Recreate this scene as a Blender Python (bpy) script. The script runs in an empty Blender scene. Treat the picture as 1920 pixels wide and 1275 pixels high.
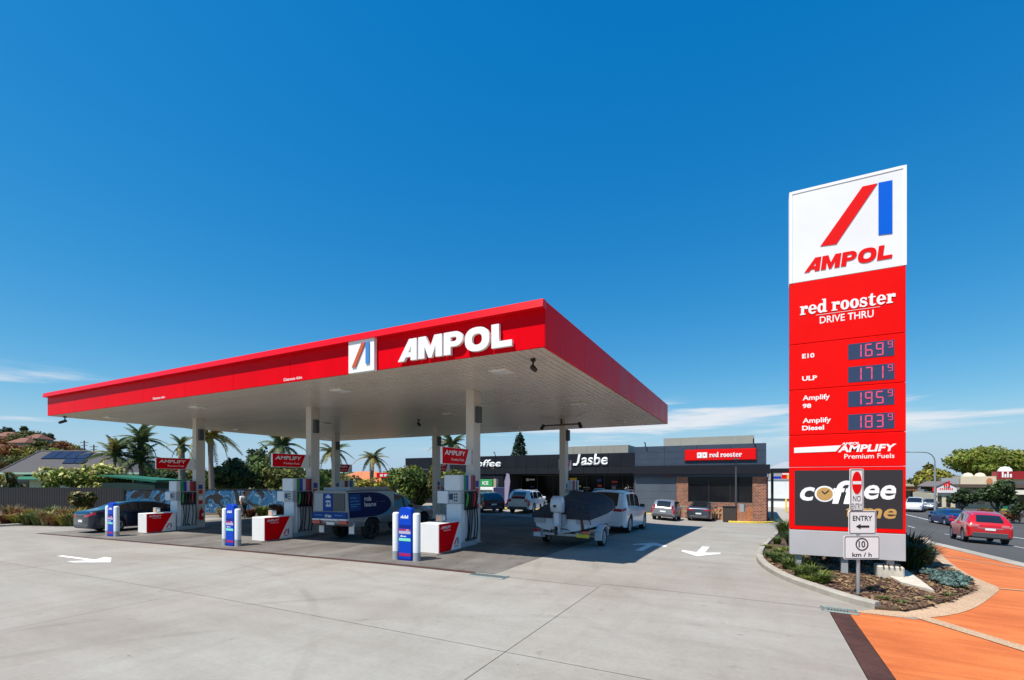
import bpy, bmesh, math, random
import numpy as np
from mathutils import Vector, Matrix, noise as mnoise

# ------------------------------------------------------------------ camera, sky, sun, exposure
SC = bpy.context.scene
COL = SC.collection
F_PX, CX, HY, CAMH, TH = 885.0, 960.0, 898.0, 2.25, math.radians(27.2)
CT, ST = math.cos(TH), math.sin(TH)
cam = bpy.data.cameras.new('camera')
cam.sensor_width = 36.0
cam.lens = F_PX / 1920 * 36.0
cam.shift_y = (HY - 637.5) / 1920
cam.clip_start, cam.clip_end = 0.1, 6000
camo = bpy.data.objects.new('camera', cam)
COL.objects.link(camo)
camo.location = (0, 0, CAMH)
camo.rotation_euler = (math.pi / 2, 0, TH)
SC.camera = camo

SUN = Vector((0.22, 0.48, -1.0))           # direction the light travels
SUN_EL = math.atan(1 / math.hypot(SUN.x, SUN.y))
world = bpy.data.worlds.new('World')
SC.world = world
world.use_nodes = True
nt = world.node_tree
for n in list(nt.nodes):
    nt.nodes.remove(n)
N = nt.nodes.new
L = nt.links.new
wo = N('ShaderNodeOutputWorld'); bg = N('ShaderNodeBackground'); sky = N('ShaderNodeTexSky')
sky.sky_type = 'NISHITA'
sky.sun_disc = False
sky.sun_elevation = SUN_EL
sky.sun_rotation = math.atan2(-SUN.x, -SUN.y)
sky.air_density = 1.0
sky.dust_density = 0.3
sky.ozone_density = 3.0
hs = N('ShaderNodeHueSaturation')
hs.inputs['Saturation'].default_value = 1.42
hs.inputs['Value'].default_value = 1.0
L(sky.outputs[0], hs.inputs['Color'])
# thin streaky clouds low over the whole horizon
tc = N('ShaderNodeTexCoord'); sx = N('ShaderNodeSeparateXYZ'); L(tc.outputs['Generated'], sx.inputs[0])
mp = N('ShaderNodeMapping'); mp.inputs['Scale'].default_value = (1.6, 1.6, 17.0); mp.inputs['Location'].default_value = (2.4, 7.7, 1.6); mp.inputs['Rotation'].default_value = (0, 0, -0.36)
L(tc.outputs['Generated'], mp.inputs[0])
nz = N('ShaderNodeTexNoise'); nz.inputs['Scale'].default_value = 1.6; nz.inputs['Detail'].default_value = 7; nz.inputs['Roughness'].default_value = 0.55
nz.inputs['Distortion'].default_value = 0.3
L(mp.outputs[0], nz.inputs['Vector'])
cr = N('ShaderNodeMapRange'); cr.interpolation_type = 'SMOOTHSTEP'
cr.inputs['From Min'].default_value = 0.52; cr.inputs['From Max'].default_value = 0.70
L(nz.outputs['Fac'], cr.inputs['Value'])
b1 = N('ShaderNodeMapRange'); b1.interpolation_type = 'SMOOTHSTEP'; b1.inputs['From Min'].default_value = 0.05; b1.inputs['From Max'].default_value = 0.085
b2 = N('ShaderNodeMapRange'); b2.interpolation_type = 'SMOOTHSTEP'; b2.inputs['From Min'].default_value = 0.19; b2.inputs['From Max'].default_value = 0.14
for b in (b1, b2): L(sx.outputs['Z'], b.inputs['Value'])
m1 = N('ShaderNodeMath'); m1.operation = 'MULTIPLY'; m2 = N('ShaderNodeMath'); m2.operation = 'MULTIPLY'
L(b1.outputs[0], m1.inputs[0]); L(b2.outputs[0], m1.inputs[1]); L(m1.outputs[0], m2.inputs[0]); L(cr.outputs[0], m2.inputs[1])
mx = N('ShaderNodeMix'); mx.data_type = 'RGBA'
# tone the clear sky as the photograph shows it: deep blue overhead, softer towards the horizon
sc_ = N('ShaderNodeSeparateColor'); cc_ = N('ShaderNodeCombineColor'); L(hs.outputs[0], sc_.inputs[0])
for ch, (pw, ga) in enumerate(((0.95, 0.62), (0.70, 1.0), (0.48, 1.63))):
    a_ = N('ShaderNodeMath'); a_.operation = 'POWER'; a_.inputs[1].default_value = pw; L(sc_.outputs[ch], a_.inputs[0])
    b_ = N('ShaderNodeMath'); b_.operation = 'MULTIPLY'; b_.inputs[1].default_value = ga; L(a_.outputs[0], b_.inputs[0]); L(b_.outputs[0], cc_.inputs[ch])
hz_ = N('ShaderNodeMapRange'); hz_.interpolation_type = 'SMOOTHSTEP'; hz_.inputs['From Min'].default_value = 0.14; hz_.inputs['From Max'].default_value = 0.0
hz_.inputs['To Max'].default_value = 0.8; L(sx.outputs['Z'], hz_.inputs['Value'])
hm_ = N('ShaderNodeMix'); hm_.data_type = 'RGBA'; hm_.inputs['B'].default_value = (1.75, 2.75, 3.9, 1)      # even haze along the whole horizon
L(hz_.outputs[0], hm_.inputs['Factor']); L(cc_.outputs[0], hm_.inputs['A'])
L(m2.outputs[0], mx.inputs['Factor']); L(hm_.outputs['Result'], mx.inputs['A']); mx.inputs['B'].default_value = (3.9, 4.15, 4.5, 1)
L(mx.outputs['Result'], bg.inputs['Color'])
bg.inputs['Strength'].default_value = 0.15
L(bg.outputs[0], wo.inputs[0])

sl = bpy.data.lights.new('sun', 'SUN')
sl.energy = 5.0
sl.angle = math.radians(0.53)
sl.color = (1.0, 0.95, 0.87)
so = bpy.data.objects.new('sun', sl)
COL.objects.link(so)
so.rotation_euler = SUN.to_track_quat('-Z', 'Y').to_euler()
so.location = (-8, -20, 40)
vs = SC.view_settings
vs.view_transform = 'Standard'
vs.look = 'None'
vs.exposure = 0.4
vs.gamma = 1.0
vs.use_curve_mapping = False
SC.render.resolution_x, SC.render.resolution_y = 1024, 680

# ------------------------------------------------------------------ pixel and terrain helpers
def sp(t): return 0.5 * (t + math.sqrt(t * t + 4.0))
def sstep(a, b, x):
    t = min(1.0, max(0.0, (x - a) / (b - a)))
    return t * t * (3 - 2 * t)
def hz(x, y):
    dl = 0.016 * (sp(-8.5 - x) - sp(-40 - x))
    dy = sstep(-16, -3, x) * 0.04 * (sp(y - 15) - sp(y - 50))
    dx = 0.05 * (sp(x - 2) - sp(x - 14))
    return -(dl + dy + dx)
def CD(px, d):                       # pixel column at a given depth -> world x, y
    l = d * (px - CX) / F_PX
    return (l * CT - d * ST, l * ST + d * CT)
def ZD(py, d): return CAMH - (py - HY) * d / F_PX
def G(px, py, up=0.0):               # pixel on the ground -> world x, y
    z = 0.0
    for _ in range(25):
        d = (CAMH - z) * F_PX / (py - HY)
        x, y = CD(px, d)
        z = 0.6 * z + 0.4 * (hz(x, y) + up)
    return (x, y)
def PY(px, py, Y):                   # pixel on a plane y = Y -> world x, z
    k = (px - CX) / F_PX
    d = Y / (k * ST + CT)
    return (CD(px, d)[0], ZD(py, d))
def XY(px, Y): return PY(px, 900, Y)[0]

# ------------------------------------------------------------------ materials
MATS = {}
def lin(c):
    return tuple(((v / 255 / 12.92) if v / 255 <= 0.04045 else ((v / 255 + 0.055) / 1.055) ** 2.4) for v in c)
def mat(name, col, rough=0.6, metal=0.0, var=0.0, scale=4.0, bump=0.0, bscale=40.0, coat=0.0, emit=0.0, spec=0.5, stretch=None, island=0.0, trans=0.0, second=None, detail=6, alpha=None):
    if name in MATS: return MATS[name]
    m = bpy.data.materials.new(name); m.use_nodes = True
    t = m.node_tree; p = t.nodes['Principled BSDF']; out = t.nodes['Material Output']
    p.inputs['Roughness'].default_value = rough; p.inputs['Metallic'].default_value = metal
    p.inputs['Specular IOR Level'].default_value = spec
    p.inputs['Coat Weight'].default_value = coat; p.inputs['Coat Roughness'].default_value = 0.04
    p.inputs['Base Color'].default_value = (*col, 1)
    src = None
    co = t.nodes.new('ShaderNodeTexCoord')
    vec = co.outputs['Object']
    if stretch:
        q = t.nodes.new('ShaderNodeMapping'); q.inputs['Scale'].default_value = stretch
        t.links.new(vec, q.inputs[0]); vec = q.outputs[0]
    if var > 0 or second:
        n = t.nodes.new('ShaderNodeTexNoise'); n.inputs['Scale'].default_value = scale; n.inputs['Detail'].default_value = detail
        n.inputs['Roughness'].default_value = 0.62
        t.links.new(vec, n.inputs['Vector'])
        r = t.nodes.new('ShaderNodeValToRGB'); t.links.new(n.outputs['Fac'], r.inputs[0])
        c0 = tuple(max(0, v * (1 - var)) for v in col); c1 = tuple(v * (1 + var) for v in col)
        if second: c1 = second
        r.color_ramp.elements[0].position = 0.33; r.color_ramp.elements[1].position = 0.67
        r.color_ramp.elements[0].color = (*c0, 1); r.color_ramp.elements[1].color = (*c1, 1)
        src = r.outputs[0]
        rr = t.nodes.new('ShaderNodeMapRange'); rr.inputs['To Min'].default_value = max(0.02, rough - 0.08); rr.inputs['To Max'].default_value = min(1, rough + 0.1)
        t.links.new(n.outputs['Fac'], rr.inputs['Value']); t.links.new(rr.outputs[0], p.inputs['Roughness'])
    if island > 0:
        g = t.nodes.new('ShaderNodeNewGeometry'); h = t.nodes.new('ShaderNodeHueSaturation')
        if src: t.links.new(src, h.inputs['Color'])
        else: h.inputs['Color'].default_value = (*col, 1)
        a = t.nodes.new('ShaderNodeMapRange'); a.inputs['To Min'].default_value = 1 - island; a.inputs['To Max'].default_value = 1 + island
        t.links.new(g.outputs['Random Per Island'], a.inputs['Value']); t.links.new(a.outputs[0], h.inputs['Value'])
        a2 = t.nodes.new('ShaderNodeMapRange'); a2.inputs['To Min'].default_value = 0.5 - island * 0.06; a2.inputs['To Max'].default_value = 0.5 + island * 0.05
        t.links.new(g.outputs['Random Per Island'], a2.inputs['Value']); t.links.new(a2.outputs[0], h.inputs['Hue'])
        src = h.outputs[0]
    if src: t.links.new(src, p.inputs['Base Color'])
    if bump > 0:
        n2 = t.nodes.new('ShaderNodeTexNoise'); n2.inputs['Scale'].default_value = bscale; n2.inputs['Detail'].default_value = 4
        t.links.new(co.outputs['Object'], n2.inputs['Vector'])
        b = t.nodes.new('ShaderNodeBump'); b.inputs['Strength'].default_value = bump; b.inputs['Distance'].default_value = 0.02
        t.links.new(n2.outputs['Fac'], b.inputs['Height']); t.links.new(b.outputs[0], p.inputs['Normal'])
    if emit > 0:
        p.inputs['Emission Color'].default_value = (*col, 1); p.inputs['Emission Strength'].default_value = emit
    if alpha is not None:
        p.inputs['Alpha'].default_value = alpha
    if trans > 0:
        tr = t.nodes.new('ShaderNodeBsdfTranslucent'); ms = t.nodes.new('ShaderNodeMixShader'); ms.inputs[0].default_value = trans
        if src: t.links.new(src, tr.inputs['Color'])
        else: tr.inputs['Color'].default_value = (*col, 1)
        t.links.new(p.outputs[0], ms.inputs[1]); t.links.new(tr.outputs[0], ms.inputs[2]); t.links.new(ms.outputs[0], out.inputs['Surface'])
    MATS[name] = m
    return m

WHITE = mat('white_paint', (0.78, 0.78, 0.76), 0.42, var=0.04, scale=1.5)
LWHITE = mat('white_letter', (0.85, 0.85, 0.84), 0.4)
RED = mat('red_panel', (0.70, 0.002, 0.008), 0.30, spec=0.035, var=0.07, scale=0.7, stretch=(1.6, 1.6, .35))
SIGNRED = mat('sign_red', (0.76, 0.004, 0.004), 0.5, spec=0.15)
BLUE = mat('blue_panel', (0.008, 0.03, 0.42), 0.4)
LOGOBLUE = mat('logo_blue', (0.0, 0.11, 0.62), 0.5, spec=.12)
BLACK = mat('black_plastic', (0.012, 0.012, 0.013), 0.5)
RUBBER = mat('black_rubber', (0.018, 0.018, 0.018), 0.8)
DGREY = mat('dark_grey_paint', (0.06, 0.063, 0.07), 0.5)
GREY = mat('grey_paint', (0.32, 0.33, 0.34), 0.5, var=0.06)
SILVER = mat('silver_metal', (0.55, 0.56, 0.58), 0.35, metal=0.8)
GALV = mat('galvanised_steel', (0.42, 0.44, 0.45), 0.45, metal=0.6, var=0.12, scale=12)
GLASS = mat('dark_glass', (0.012, 0.014, 0.016), 0.04, spec=0.8, coat=0.5)
YELLOW = mat('yellow_paint', (0.72, 0.50, 0.04), 0.55, var=0.15, scale=6)

# ------------------------------------------------------------------ object helpers
def pset(o, label=None, cat=None, group=None, kind=None):
    if label: o['label'] = label
    if cat: o['category'] = cat
    if group: o['group'] = group
    if kind: o['kind'] = kind
    return o
def thing(name, label, cat, loc=(0, 0, 0), rz=0.0, group=None):
    o = bpy.data.objects.new(name, None); COL.objects.link(o)
    o.empty_display_size = 0.2
    o.location = loc; o.rotation_euler = (0, 0, rz)
    return pset(o, label, cat, group)
def dup(root, label=None, loc=None, rz=None, group=None):
    r = root.copy(); COL.objects.link(r)
    if loc is not None: r.location = loc
    if rz is not None: r.rotation_euler = (0, 0, rz)
    if label: r['label'] = label
    if group: r['group'] = group
    for ch in list(root.children):
        c = ch.copy(); COL.objects.link(c); c.parent = r
        for g in list(ch.children):
            d = g.copy(); COL.objects.link(d); d.parent = c
    return r
def link(name, me, m, parent=None, loc=None):
    o = bpy.data.objects.new(name, me); COL.objects.link(o)
    if m is not None and len(me.materials) == 0: me.materials.append(m)
    if parent: o.parent = parent
    if loc is not None: o.location = loc
    return o
class MB:
    def __init__(s): s.v = []; s.f = []
    def add(s, vs, fs):
        k = len(s.v); s.v += [tuple(v) for v in vs]; s.f += [tuple(i + k for i in f) for f in fs]; return s
    def box(s, x0, x1, y0, y1, z0, z1):
        return s.add([(x0, y0, z0), (x1, y0, z0), (x1, y1, z0), (x0, y1, z0), (x0, y0, z1), (x1, y0, z1), (x1, y1, z1), (x0, y1, z1)],
                     [(0, 3, 2, 1), (4, 5, 6, 7), (0, 1, 5, 4), (1, 2, 6, 5), (2, 3, 7, 6), (3, 0, 4, 7)])
    def tube(s, pts, r, n=8, caps=True):
        pts = [Vector(p) for p in pts]
        rs = r if isinstance(r, (list, tuple)) else [r] * len(pts)
        rings = []
        up = Vector((0, 0, 1))
        for i, p in enumerate(pts):
            t = (pts[min(i + 1, len(pts) - 1)] - pts[max(i - 1, 0)]).normalized()
            a = t.cross(up if abs(t.z) < 0.95 else Vector((1, 0, 0))).normalized(); b = t.cross(a)
            rings.append([p + a * math.cos(2 * math.pi * k / n) * rs[i] + b * math.sin(2 * math.pi * k / n) * rs[i] for k in range(n)])
        fs = []
        for i in range(len(pts) - 1):
            for k in range(n):
                fs.append((i * n + k, i * n + (k + 1) % n, (i + 1) * n + (k + 1) % n, (i + 1) * n + k))
        if caps:
            fs.append(tuple(range(n))[::-1]); fs.append(tuple((len(pts) - 1) * n + k for k in range(n)))
        return s.add([v for r_ in rings for v in r_], fs)
    def cyl(s, c, r, h, n=16, r2=None, axis='z'):
        d = {'x': (h, 0, 0), 'y': (0, h, 0), 'z': (0, 0, h)}[axis]
        return s.tube([c, (c[0] + d[0], c[1] + d[1], c[2] + d[2])], [r, r if r2 is None else r2], n)
    def lathe(s, prof, n=20, c=(0, 0, 0), axis='z'):
        vs = []
        for (r, h) in prof:
            for k in range(n):
                a = 2 * math.pi * k / n; u, v = r * math.cos(a), r * math.sin(a)
                vs.append({'z': (c[0] + u, c[1] + v, c[2] + h), 'y': (c[0] + u, c[1] + h, c[2] + v), 'x': (c[0] + h, c[1] + u, c[2] + v)}[axis])
        fs = []
        for i in range(len(prof) - 1):
            for k in range(n):
                fs.append((i * n + k, i * n + (k + 1) % n, (i + 1) * n + (k + 1) % n, (i + 1) * n + k))
        fs.append(tuple(range(n))); fs.append(tuple((len(prof) - 1) * n + k for k in range(n)))
        return s.add(vs, fs)
    def prism(s, loop, a, b, plane='xz'):   # outline extruded from a to b along the third axis
        n = len(loop)
        mk = {'xz': lambda p, q: (p[0], q, p[1]), 'xy': lambda p, q: (p[0], p[1], q), 'yz': lambda p, q: (q, p[0], p[1])}[plane]
        vs = [mk(p, a) for p in loop] + [mk(p, b) for p in loop]
        fs = [tuple(range(n))[::-1], tuple(range(n, 2 * n))] + [(i, (i + 1) % n, n + (i + 1) % n, n + i) for i in range(n)]
        return s.add(vs, fs)
    def mesh(s, name, bevel=0.0, smooth=None, seg=1):
        me = bpy.data.meshes.new(name)
        me.from_pydata(s.v, [], s.f)
        bm = bmesh.new(); bm.from_mesh(me)
        bmesh.ops.remove_doubles(bm, verts=bm.verts, dist=1e-5)
        bmesh.ops.recalc_face_normals(bm, faces=bm.faces)
        if bevel > 0:
            es = [e for e in bm.edges if len(e.link_faces) == 2 and e.calc_face_angle(0) > 0.5]
            bmesh.ops.bevel(bm, geom=es, offset=bevel, segments=seg, affect='EDGES', profile=0.5)
        bm.to_mesh(me); bm.free()
        if smooth is not None:
            me.shade_smooth(); me.set_sharp_from_angle(angle=math.radians(smooth))
        return me
    def build(s, name, m, parent=None, loc=None, bevel=0.0, smooth=None, seg=1):
        return link(name, s.mesh(name, bevel, smooth, seg), m, parent, loc)
def fill_mesh(name, loops, y0, y1):       # outlines with holes in xz, thickness along y, front at y0
    bm = bmesh.new(); es = []
    for lp in loops:
        vs = [bm.verts.new((p[0], y0, p[1])) for p in lp]
        es += [bm.edges.new((vs[i], vs[(i + 1) % len(vs)])) for i in range(len(vs))]
    r = bmesh.ops.triangle_fill(bm, use_beauty=True, use_dissolve=False, edges=es)
    fs = [g for g in r['geom'] if isinstance(g, bmesh.types.BMFace)]
    if abs(y1 - y0) > 1e-6:
        e = bmesh.ops.extrude_face_region(bm, geom=fs)
        bmesh.ops.translate(bm, vec=(0, y1 - y0, 0), verts=[v for v in e['geom'] if isinstance(v, bmesh.types.BMVert)])
    bmesh.ops.recalc_face_normals(bm, faces=bm.faces)
    me = bpy.data.meshes.new(name); bm.to_mesh(me); bm.free()
    return me
def text(s, m, parent, w=None, h=1.0, loc=(0, 0, 0), bold=0.0, shear=0.0, depth=0.004, align='c', name='lettering', rz=0.0, spacing=1.0):
    """flat lettering in the local xz plane facing -y; fitted to height h (and width w)"""
    cu = bpy.data.curves.new('txt', 'FONT'); cu.body = s; cu.offset = bold; cu.shear = shear; cu.space_character = spacing
    cu.resolution_u = 3; cu.fill_mode = 'FRONT'
    to = bpy.data.objects.new('txt', cu); COL.objects.link(to)
    dg = bpy.context.evaluated_depsgraph_get()
    me = bpy.data.meshes.new_from_object(to.evaluated_get(dg))
    COL.objects.unlink(to); bpy.data.objects.remove(to); bpy.data.curves.remove(cu)
    n = len(me.vertices); co = np.empty(n * 3); me.vertices.foreach_get('co', co); co = co.reshape(-1, 3)
    lo, hi = co.min(0), co.max(0)
    k = h / (hi[1] - lo[1]); kx = k if w is None else w / (hi[0] - lo[0])
    ax = {'c': (lo[0] + hi[0]) / 2, 'l': lo[0], 'r': hi[0]}[align]
    x = (co[:, 0] - ax) * kx; z = (co[:, 1] - (lo[1] + hi[1]) / 2) * k
    me.vertices.foreach_set('co', np.stack([x, np.zeros(n), z], 1).ravel())
    me.materials.clear()
    bm = bmesh.new(); bm.from_mesh(me)
    bmesh.ops.remove_doubles(bm, verts=bm.verts, dist=1e-6)
    if depth > 0.005:
        e = bmesh.ops.extrude_face_region(bm, geom=bm.faces[:])
        bmesh.ops.translate(bm, vec=(0, -depth, 0), verts=[v for v in e['geom'] if isinstance(v, bmesh.types.BMVert)])
        bmesh.ops.recalc_face_normals(bm, faces=bm.faces)
    bm.to_mesh(me); bm.free(); me.update()
    o = link(name, me, m, parent, loc); o.rotation_euler = (0, 0, rz)
    return o
def marks(parent, m, w, h, loc, n=6, seed=0, rz=0.0, name='small_print'):
    """a row of short strokes for print too small to read"""
    g = random.Random(seed); mb = MB(); x = -w / 2; k = w / n
    for i in range(n):
        a = g.uniform(.55, .85) * k; hh = h * g.choice((.55, .6, .6, 1.0))
        mb.box(x, x + a, -.004, 0, -h * .3, -h * .3 + hh); x += k
    o = mb.build(name, m, parent, loc); o.rotation_euler = (0, 0, rz); return o
def sheet(name, pts, off, m, parent=None, step=1.0, thick=0.0):
    bm = bmesh.new()
    f = bm.faces.new([bm.verts.new((x, y, 0)) for x, y in pts])
    if f.calc_area() == 0: pass
    xs = [p[0] for p in pts]; ys = [p[1] for p in pts]
    for ax, lo, hi in ((0, min(xs), max(xs)), (1, min(ys), max(ys))):
        k = math.floor(lo / step) + 1
        while k * step < hi:
            co = [0, 0, 0]; no = [0, 0, 0]; co[ax] = k * step; no[ax] = 1
            bmesh.ops.bisect_plane(bm, geom=bm.verts[:] + bm.edges[:] + bm.faces[:], plane_co=co, plane_no=no, dist=1e-5)
            k += 1
    bmesh.ops.recalc_face_normals(bm, faces=bm.faces)
    if bm.faces and sum(f.normal.z for f in bm.faces) < 0: bmesh.ops.reverse_faces(bm, faces=bm.faces)
    for v in bm.verts: v.co.z = hz(v.co.x, v.co.y) + off
    if thick:
        e = bmesh.ops.extrude_face_region(bm, geom=bm.faces[:])
        bmesh.ops.translate(bm, vec=(0, 0, -thick), verts=[v for v in e['geom'] if isinstance(v, bmesh.types.BMVert)])
        bmesh.ops.recalc_face_normals(bm, faces=bm.faces)
    bmesh.ops.triangulate(bm, faces=[f for f in bm.faces if len(f.verts) > 4])
    me = bpy.data.meshes.new(name); bm.to_mesh(me); bm.free()
    return link(name, me, m, parent)
def kerb_run(name, line, w, h, m, parent=None, base=0.0, side=1):
    """a raised strip along a polyline, outer edge on the line, following the ground"""
    pts = [Vector(p) for p in line]; vs = []; fs = []
    for i, p in enumerate(pts):
        t = (pts[min(i + 1, len(pts) - 1)] - pts[max(i - 1, 0)]).normalized()
        nrm = Vector((-t.y, t.x)) * side
        q = p + nrm * w; z = hz(p.x, p.y) + base
        a = p + nrm * 0.03; b = p + nrm * (w - 0.01)
        vs += [(p.x, p.y, z - 0.1), (p.x, p.y, z + h - 0.03), (a.x, a.y, z + h), (b.x, b.y, z + h), (q.x, q.y, z + h - 0.01), (q.x, q.y, z - 0.1)]
    for i in range(len(pts) - 1):
        for k in range(5): fs.append((i * 6 + k, i * 6 + k + 1, (i + 1) * 6 + k + 1, (i + 1) * 6 + k))
    fs += [tuple(range(6)), tuple((len(pts) - 1) * 6 + k for k in range(6))]
    return MB().add(vs, fs).build(name, m, parent, smooth=40)
def smooth_line(pts, n=6):
    out = []
    P = [Vector(p) for p in pts]
    for i in range(len(P) - 1):
        p0, p1, p2, p3 = P[max(i - 1, 0)], P[i], P[i + 1], P[min(i + 2, len(P) - 1)]
        for k in range(n):
            t = k / n
            out.append(tuple(0.5 * ((2 * p1) + (p2 - p0) * t + (2 * p0 - 5 * p1 + 4 * p2 - p3) * t * t + (3 * p1 - p0 - 3 * p2 + p3) * t ** 3)))
    out.append(tuple(P[-1]))
    return out
# ------------------------------------------------------------------ ground materials
def surf(name, layers, base, rough=0.8, bump=0.25, bscale=60, spec=0.3, objvar=0.0, arcs=()):
    """base colour multiplied by several noise layers: (scale, low, high, stretch, rotation, ramp0, ramp1)"""
    m = bpy.data.materials.new(name); m.use_nodes = True
    t = m.node_tree; p = t.nodes['Principled BSDF']; p.inputs['Roughness'].default_value = rough
    p.inputs['Specular IOR Level'].default_value = spec
    co = t.nodes.new('ShaderNodeTexCoord')
    cur = t.nodes.new('ShaderNodeRGB').outputs[0]; cur.default_value = (*base, 1)
    for (sc, lo, hi, st, rot, r0, r1) in layers:
        q = t.nodes.new('ShaderNodeMapping'); q.inputs['Scale'].default_value = (st[0], st[1], 1); q.inputs['Rotation'].default_value = (0, 0, rot)
        t.links.new(co.outputs['Object'], q.inputs[0])
        n = t.nodes.new('ShaderNodeTexNoise'); n.inputs['Scale'].default_value = sc; n.inputs['Detail'].default_value = 7; n.inputs['Roughness'].default_value = 0.6
        t.links.new(q.outputs[0], n.inputs['Vector'])
        r = t.nodes.new('ShaderNodeValToRGB'); t.links.new(n.outputs['Fac'], r.inputs[0])
        r.color_ramp.elements[0].position = r0; r.color_ramp.elements[1].position = r1
        r.color_ramp.elements[0].color = (*lo, 1); r.color_ramp.elements[1].color = (*hi, 1)
        x = t.nodes.new('ShaderNodeMix'); x.data_type = 'RGBA'; x.blend_type = 'MULTIPLY'; x.inputs['Factor'].default_value = 1
        t.links.new(cur, x.inputs['A']); t.links.new(r.outputs[0], x.inputs['B']); cur = x.outputs['Result']
    for (ax_, ay_, ar_, aw_, st_) in arcs:          # worn tyre tracks
        s1 = t.nodes.new('ShaderNodeVectorMath'); s1.operation = 'SUBTRACT'; s1.inputs[1].default_value = (ax_, ay_, 0); t.links.new(co.outputs['Object'], s1.inputs[0])
        s2 = t.nodes.new('ShaderNodeVectorMath'); s2.operation = 'MULTIPLY'; s2.inputs[1].default_value = (1, 1, 0); t.links.new(s1.outputs[0], s2.inputs[0])
        s3 = t.nodes.new('ShaderNodeVectorMath'); s3.operation = 'LENGTH'; t.links.new(s2.outputs[0], s3.inputs[0])
        s4 = t.nodes.new('ShaderNodeMath'); s4.operation = 'SUBTRACT'; s4.inputs[1].default_value = ar_; t.links.new(s3.outputs['Value'], s4.inputs[0])
        s5 = t.nodes.new('ShaderNodeMath'); s5.operation = 'ABSOLUTE'; t.links.new(s4.outputs[0], s5.inputs[0])
        s6 = t.nodes.new('ShaderNodeMapRange'); s6.interpolation_type = 'SMOOTHSTEP'; s6.inputs['From Min'].default_value = aw_; s6.inputs['From Max'].default_value = aw_ * .3; s6.inputs['To Max'].default_value = 1
        t.links.new(s5.outputs[0], s6.inputs['Value'])
        sn = t.nodes.new('ShaderNodeTexNoise'); sn.inputs['Scale'].default_value = .55; sn.inputs['Detail'].default_value = 5; t.links.new(co.outputs['Object'], sn.inputs['Vector'])
        sr = t.nodes.new('ShaderNodeMapRange'); sr.inputs['From Min'].default_value = .42; sr.inputs['From Max'].default_value = .62; sr.inputs['To Max'].default_value = st_; t.links.new(sn.outputs['Fac'], sr.inputs['Value'])
        sm_ = t.nodes.new('ShaderNodeMath'); sm_.operation = 'MULTIPLY'; t.links.new(s6.outputs[0], sm_.inputs[0]); t.links.new(sr.outputs[0], sm_.inputs[1])
        x = t.nodes.new('ShaderNodeMix'); x.data_type = 'RGBA'; x.inputs['B'].default_value = (.05, .048, .045, 1)
        t.links.new(sm_.outputs[0], x.inputs['Factor']); t.links.new(cur, x.inputs['A']); cur = x.outputs['Result']
    if objvar:
        oi = t.nodes.new('ShaderNodeObjectInfo'); a = t.nodes.new('ShaderNodeMapRange')
        a.inputs['To Min'].default_value = 1 - objvar; a.inputs['To Max'].default_value = 1 + objvar
        t.links.new(oi.outputs['Random'], a.inputs['Value'])
        h = t.nodes.new('ShaderNodeHueSaturation'); t.links.new(cur, h.inputs['Color']); t.links.new(a.outputs[0], h.inputs['Value']); cur = h.outputs[0]
    t.links.new(cur, p.inputs['Base Color'])
    n2 = t.nodes.new('ShaderNodeTexNoise'); n2.inputs['Scale'].default_value = bscale; n2.inputs['Detail'].default_value = 5
    t.links.new(co.outputs['Object'], n2.inputs['Vector'])
    b = t.nodes.new('ShaderNodeBump'); b.inputs['Strength'].default_value = bump; b.inputs['Distance'].default_value = 0.012
    t.links.new(n2.outputs['Fac'], b.inputs['Height']); t.links.new(b.outputs[0], p.inputs['Normal'])
    MATS[name] = m
    return m
g1 = lambda v: (v, v, v)
TRACKS = ((4.2, 14.5, 8.3, .13, .16), (4.2, 14.5, 9.8, .13, .13), (-14, -4, 12.1, .12, .14), (-14, -4, 13.6, .12, .14), (1.5, -3.5, 11.6, .12, .16), (1.5, -3.5, 13.1, .13, .13), (-30, 2, 17.5, .12, .12), (-30, 2, 19, .12, .12))
CONC = surf('concrete', [(0.16, (0.93, 0.89, 0.875), (1.0, 1.015, 1.02), (1, 1), 0.4, .38, .62), (0.45, (0.92, 0.92, 0.915), g1(1.03), (1, 1), 0, .33, .67),
                         (0.7, (0.92, 0.905, 0.89), g1(1.02), (0.5, 1.2), 0.35, .36, .64),
                         (1.0, (0.93, 0.92, 0.91), g1(1.0), (0.25, 1.9), -0.5, .38, .56),
                         (14, g1(0.93), g1(1.04), (1, 1), 0, .3, .7),
                         (3.1, (0.72, 0.70, 0.68), g1(1.0), (1, 1), 0, .26, .36), (6.5, g1(.5), g1(1.0), (1, 1), 0, .255, .285), (.7, (.95, .94, .93), g1(1.0), (2.6, .5), -.9, .38, .52)], (0.330, 0.312, 0.278), 0.82, 0.4, 90, 0.25, 0.03, TRACKS)
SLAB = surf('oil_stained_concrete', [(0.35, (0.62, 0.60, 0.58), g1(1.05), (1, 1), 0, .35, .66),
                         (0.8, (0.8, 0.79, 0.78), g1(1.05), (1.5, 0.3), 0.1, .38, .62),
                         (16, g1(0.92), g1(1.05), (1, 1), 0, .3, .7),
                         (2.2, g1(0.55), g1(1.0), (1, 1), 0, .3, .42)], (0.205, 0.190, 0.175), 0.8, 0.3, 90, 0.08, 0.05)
KERBM = surf('kerb_concrete', [(0.8, g1(0.78), g1(1.05), (1, 1), 0, .35, .65), (9, g1(0.85), g1(1.05), (1, 1), 0, .3, .7)], (0.40, 0.365, 0.31), 0.85, 0.4, 70)
ASPH = surf('asphalt', [(0.3, g1(0.8), g1(1.15), (1, .25), 0, .3, .7), (40, g1(0.7), g1(1.3), (1, 1), 0, .3, .7)], (0.075, 0.072, 0.07), 0.85, 0.6, 120)
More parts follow.
